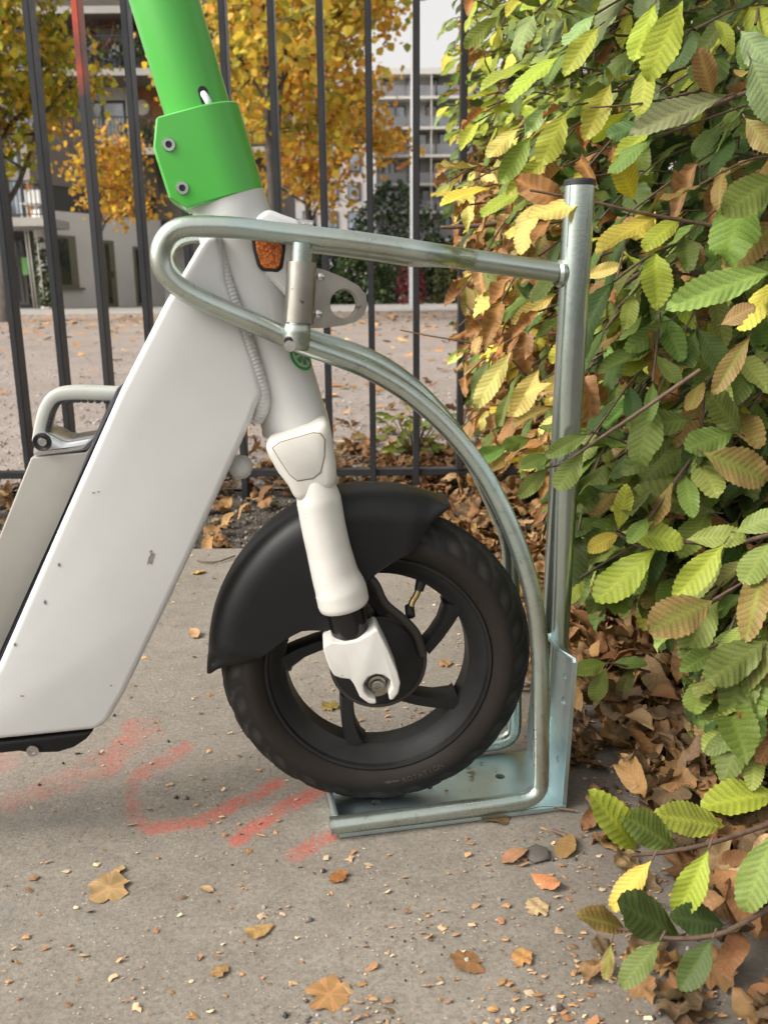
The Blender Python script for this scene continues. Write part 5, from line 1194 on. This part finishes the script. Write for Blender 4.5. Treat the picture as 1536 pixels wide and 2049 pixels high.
# white ground-floor wall, turned a little away
gA = G(96, 607); gA = np.array([Yp(96, 600, 28.5)[0], 28.5, 0]); gB = np.array([Yp(332, 600, 33.2)[0], 33.2, 0]); gd = gB-gA; gL = np.linalg.norm(gd); gd /= gL; gn = np.array([gd[1], -gd[0], 0])
zt0 = Yp(112, 418, 28.5)[2]
def gbox(name, a0, a1, z0, z1, d0, d1, m, parent):
    V, Fc = box_vf((a0, d0, z0), (a1, d1, z1)); return link(name, mesh(name, [tuple(gA+gd*v[0]+gn*v[1]+np.array([0, 0, v[2]])) for v in V], Fc, False), m, parent)
def gpx(u):      # distance along the wall for a picture column
    r_ = ray(u, 590); M2 = np.array([[gd[0], -r_[0]], [gd[1], -r_[1]]]); return np.linalg.solve(M2, (CAM-gA)[:2])[0]
gbox('ground_wall', 0, gL, -.05, zt0, -.35, 0, M['render'], bA)
gbox('clerestory', .1, gL*.98, zt0+.002, zt0+.75, -.33, -.06, M['frame_d'], bA)
gbox('upper_band', -.2, gL, zt0+.752, zl[1]+.2, -.33, -.01, M['soffit'], bA)
def gwin(u0, u1, z0, z1, mull):
    a0, a1 = gpx(u0), gpx(u1); f = .09; w_ = gbox('window', a0, a1, z0, z1, .002, .05, M['frame_o'], bA); gbox('pane', a0+f, a0+(a1-a0)*mull, z0+f, z1-f, .051, .056, M['glass_d'], w_)
    gbox('sill', a0-.05, a1+.15, z0-.07, z0-.003, .002, .14, M['frame_o'], w_)
gwin(119, 159, .62, 2.22, .62)
for u0, u1, zt_ in ((211, 234, 2.15), (272, 300, 2.0)):
    a0, a1 = gpx(u0), gpx(u1); d_ = gbox('door', a0, a1, -.02, zt_, .002, .04, M['frame_o'], bA); gbox('pane', a0+.1, a0+(a1-a0)*.55, .1, zt_-.1, .041, .046, M['glass_d'], d_); gbox('handle', a1-.22, a1-.16, .95, 1.15, .041, .08, M['bolt'], d_)
# dark bay with a small balcony on the far left
gx0, gx1 = X_(-90, 28.9), X_(98, 28.9)
box('dark_bay', (gx0, 28.9, -.03), (gx1-.05, 31.5, 2.35), M['grey_wall'], bA)
bs_ = box('small_balcony_slab', (gx0, 26.9, 2.36), (X_(88, 26.9), 28.88, 2.60), M['concrete_b'], bA)
V, Fc = box_vf((gx0, 28.88, 2.602), (gx1-.06, 31.4, 5.3)); link('bay_wall', mesh('bay_wall', V, Fc, False), M['soffit'], bA)
window(-10, 50, 2.75, 5.0, M['frame_d'], M['glass'], (.5,), Y=28.87); box('timber_cladding', (X_(52, 28.87), 28.84, 2.65), (X_(88, 28.87), 28.868, 5.2), M['wood'], bA)
railing(-90, 88, 2.6, 26.95)
window(14, 40, .1, 2.1, M['frame_d'], M['glass_d'], (.5,), Y=28.89)
tube('drain_pipe', [np.array([X_(86, 28.2), 28.2, 2.36]), np.array([X_(99, 28.2), 28.2, 0])], .06, M['pale'], bA, 10)
# things on and around the building
po = box('poster', (X_(30, 28.8), 28.80, 1.02), (X_(42, 28.8), 28.83, 1.55), simple('green_paper', (.22, .52, .16), .8), None); tag(po, 'light green poster on the dark wall below the small balcony', 'poster')
wlm = lathe('wall_lamp', [(0, .0), (0, .27), (.10, .25), (.13, .12), (.135, 0)], (X_(299), YF-.07, Z_(217)), (0, -1, 0), M['pale'], None, 28); tag(wlm, 'round white wall lamp on the larch boards', 'wall lamp')
hm = thing('hammock_chair', (X_(232, 33), 33., Z_(128, 33)), 'red striped hanging hammock chair on the upper balcony', 'hammock chair')
M['hammock'] = simple('red_cloth', (.36, .05, .07), .9, c2=(.52, .30, .24), scale=14)
hx, hzt = X_(232, 33), Z_(15, 33); z0, z1, z2 = Z_(60, 33), Z_(80, 33), Z_(124, 33)
ropes = [tube_vf([np.array([hx-.15, 33, hzt]), np.array([hx-.15, 33, z0+.45])], .02, 5), tube_vf([np.array([hx-.15, 33, z0+.45]), np.array([hx-.50, 33, z0])], .018, 5), tube_vf([np.array([hx-.15, 33, z0+.45]), np.array([hx+.45, 33, z0+.2])], .018, 5)]
V, Fc = join_vf(ropes); link('rope', mesh('rope', V, Fc), M['hammock'], hm)
tube('spreader_bar', [np.array([hx-.5, 33, z0]), np.array([hx+.45, 33, z0+.2])], .03, M['wood'], hm, 8)
V = []; Fc = []; nu, nv_ = 13, 13
for i in range(nu):
    s = i/(nu-1)
    for j in range(nv_):
        t = j/(nv_-1); sag = math.sin(PI*s)**.6
        V.append((hx-.48+.95*s+.12*math.sin(3*s+2*t), 32.75+.6*t, z0+.2*s-sag*(z0-z2)*(.55+.75*t*(1-t)*1.8)+.015*math.sin(22*s)))
for i in range(nu-1):
    for j in range(nv_-1): Fc.append((i*nv_+j, i*nv_+j+1, (i+1)*nv_+j+1, (i+1)*nv_+j))
so2 = link('cloth_seat', mesh('cloth_seat', V, Fc), M['hammock'], hm); md = so2.modifiers.new('s', 'SOLIDIFY'); md.thickness = .03
ch = thing('balcony_chair', (X_(60, 27.6), 27.6, 2.6), 'white plastic chair on the small left balcony', 'chair'); cx = X_(60, 27.6)
box('seat', (cx-.25, 27.4, 3.0), (cx+.25, 27.9, 3.05), M['frame_w'], ch); box('backrest', (cx-.25, 27.86, 3.052), (cx+.25, 27.91, 3.45), M['frame_w'], ch)
for sx in (-.24, .2):
    for sy in (27.41, 27.85): box('leg', (cx+sx, sy, 2.603), (cx+sx+.04, sy+.04, 2.998), M['frame_w'], ch)
def potted(u, Y, z, s, label, n=260):
    b = np.array([X_(u, Y), Y, z]); t = thing('balcony_plant', tuple(b), label, 'plant', 'plants on the balconies'); lathe('pot', [(0, 0), (0, .13*s), (.26*s, .18*s), (.26*s, .15*s), (.2*s, 0)], b, (0, 0, 1), simple('pot', (.2, .19, .18), .7), t, 16)
    C_ = b+np.array([0, 0, .5*s])+rng.normal(0, 1, (n, 3))*np.array([.32, .22, .2])*s; c = np.array(LG)[rng.integers(0, 3, n)]*(1+rng.normal(0, .2, (n, 1))); leaf_cloud('foliage', C_, np.full(n, .11*s), c, t)
potted(195, 32.6, zl[2]+.2, 1.3, 'leafy potted plant left of the hammock chair'); potted(290, 32.6, zl[2]+.2, 1.2, 'grey green potted plant right of the hammock chair'); potted(300, 32.6, zl[1]+.2, 1.1, 'potted plant on the lower balcony under the wall lamp')
cl = thing('climbing_plant', (X_(66, 27.5), 27.5, 0), 'climbing plant on strings below the small left balcony', 'plant')
V, Fc = join_vf([tube_vf([np.array([X_(u_, 27.4), 27.4, 0]), np.array([X_(u_-3, 27.2), 27.2, 2.36])], .02, 5) for u_ in (46, 52, 68)]); link('strings', mesh('strings', V, Fc), M['pale'], cl)
n = 320; tt = rng.random(n); C_ = np.stack([X_(72, 27.5)+rng.normal(0, .16, n), 27.5+rng.normal(0, .1, n), .1+2.0*tt**1.5], 1); leaf_cloud('foliage', C_, np.full(n, .13), np.array(OG+LG)[rng.integers(0, 6, n)]*(1+rng.normal(0, .2, (n, 1))), cl)

# far grey apartment block
bB = thing('apartment_block', tuple(gb(860, 92)), 'far grey apartment block with stacked balconies behind the lamp post', 'building')
YC = 92.; 
def XC(u, Y=YC): return Yp(u, 300, Y)[0]
def ZC(v, Y=YC): return Yp(850, v, Y)[2]
box('wall', (XC(752), YC, -.1), (XC(1250), YC+14, ZC(150)), M['plaster2'], bB); box('parapet', (XC(748), YC-1.6, ZC(155)), (XC(1255), YC+13, ZC(143)), M['pale'], bB)
lv = [201, 261, 316, 372, 427, 482, 537]
M['glassrail'] = glass('grey_glass_railing', (.11, .115, .125), (.16, .165, .175))
for i, v in enumerate(lv):
    z = ZC(v); o = box('balcony_slab', (XC(748), YC-1.6, z-.12), (XC(1255), YC-.004, z+.12), M['pale'], bB)
    for k_ in range(8):
        u0 = 752+k_*60+(i % 2)*4; gr = box('balcony_railing', (XC(u0), YC-1.55, z+.122), (XC(u0+56), YC-1.5, z+1.05), M['glassrail'], bB)
    zt_ = ZC(v-50)
    rs = np.random.default_rng(i+3); u0 = 764+rs.uniform(-3, 8)
    while u0 < 1230:
        wd = rs.choice([16, 24, 40]); mg = random.choice([M['glass'], M['glass_w'], M['glass_d'], M['glass_w']])
        x0, x1 = XC(u0), XC(u0+wd); f = .12; z0_, z1_ = z+.2, z+2.25
        bl = [((x0, YC-.12, z0_), (x0+f, YC-.004, z1_)), ((x1-f, YC-.12, z0_), (x1, YC-.004, z1_)), ((x0+f, YC-.12, z1_-f), (x1-f, YC-.004, z1_)), ((x0+f, YC-.12, z0_), (x1-f, YC-.004, z0_+f)), (((x0+x1)/2-.06, YC-.11, z0_+f), ((x0+x1)/2+.06, YC-.004, z1_-f))]
        w_ = boxes('window', bl, M['frame_d'], bB); box('pane', (x0+.06, YC-.06, z0_+.06), (x1-.06, YC-.008, z1_-.06), mg, w_); u0 += wd+rs.uniform(16, 40)
    box('partition', (XC(860), YC-1.58, z+.13), (XC(862), YC-.2, z+2.6), M['pale'], bB)
bC = thing('pale_building', tuple(gb(650, 80)), 'pale building glimpsed through the orange tree', 'building')
YD = 80.
box('wall', (Yp(440, 300, YD)[0], YD, -.1), (Yp(742, 300, YD)[0], YD+12, Yp(700, 168, YD)[2]), simple('pinkish_render', (.52, .49, .48), .9), bC)
for i in range(6):
    for k_ in range(6):
        u0 = 470+k_*45; v0 = 190+i*58; x0 = Yp(u0, v0, YD)[0]; z1_ = Yp(u0, v0, YD)[2]; w_ = box('window', (x0, YD-.1, z1_-1.5), (x0+1.1, YD-.004, z1_), M['frame_d'], bC); box('pane', (x0+.1, YD-.14, z1_-1.4), (x0+1.0, YD-.102, z1_-.1), M['glass'], w_)
print('leaves', len(leaves), 'falls', len(allf), 'objs', len(bpy.data.objects))
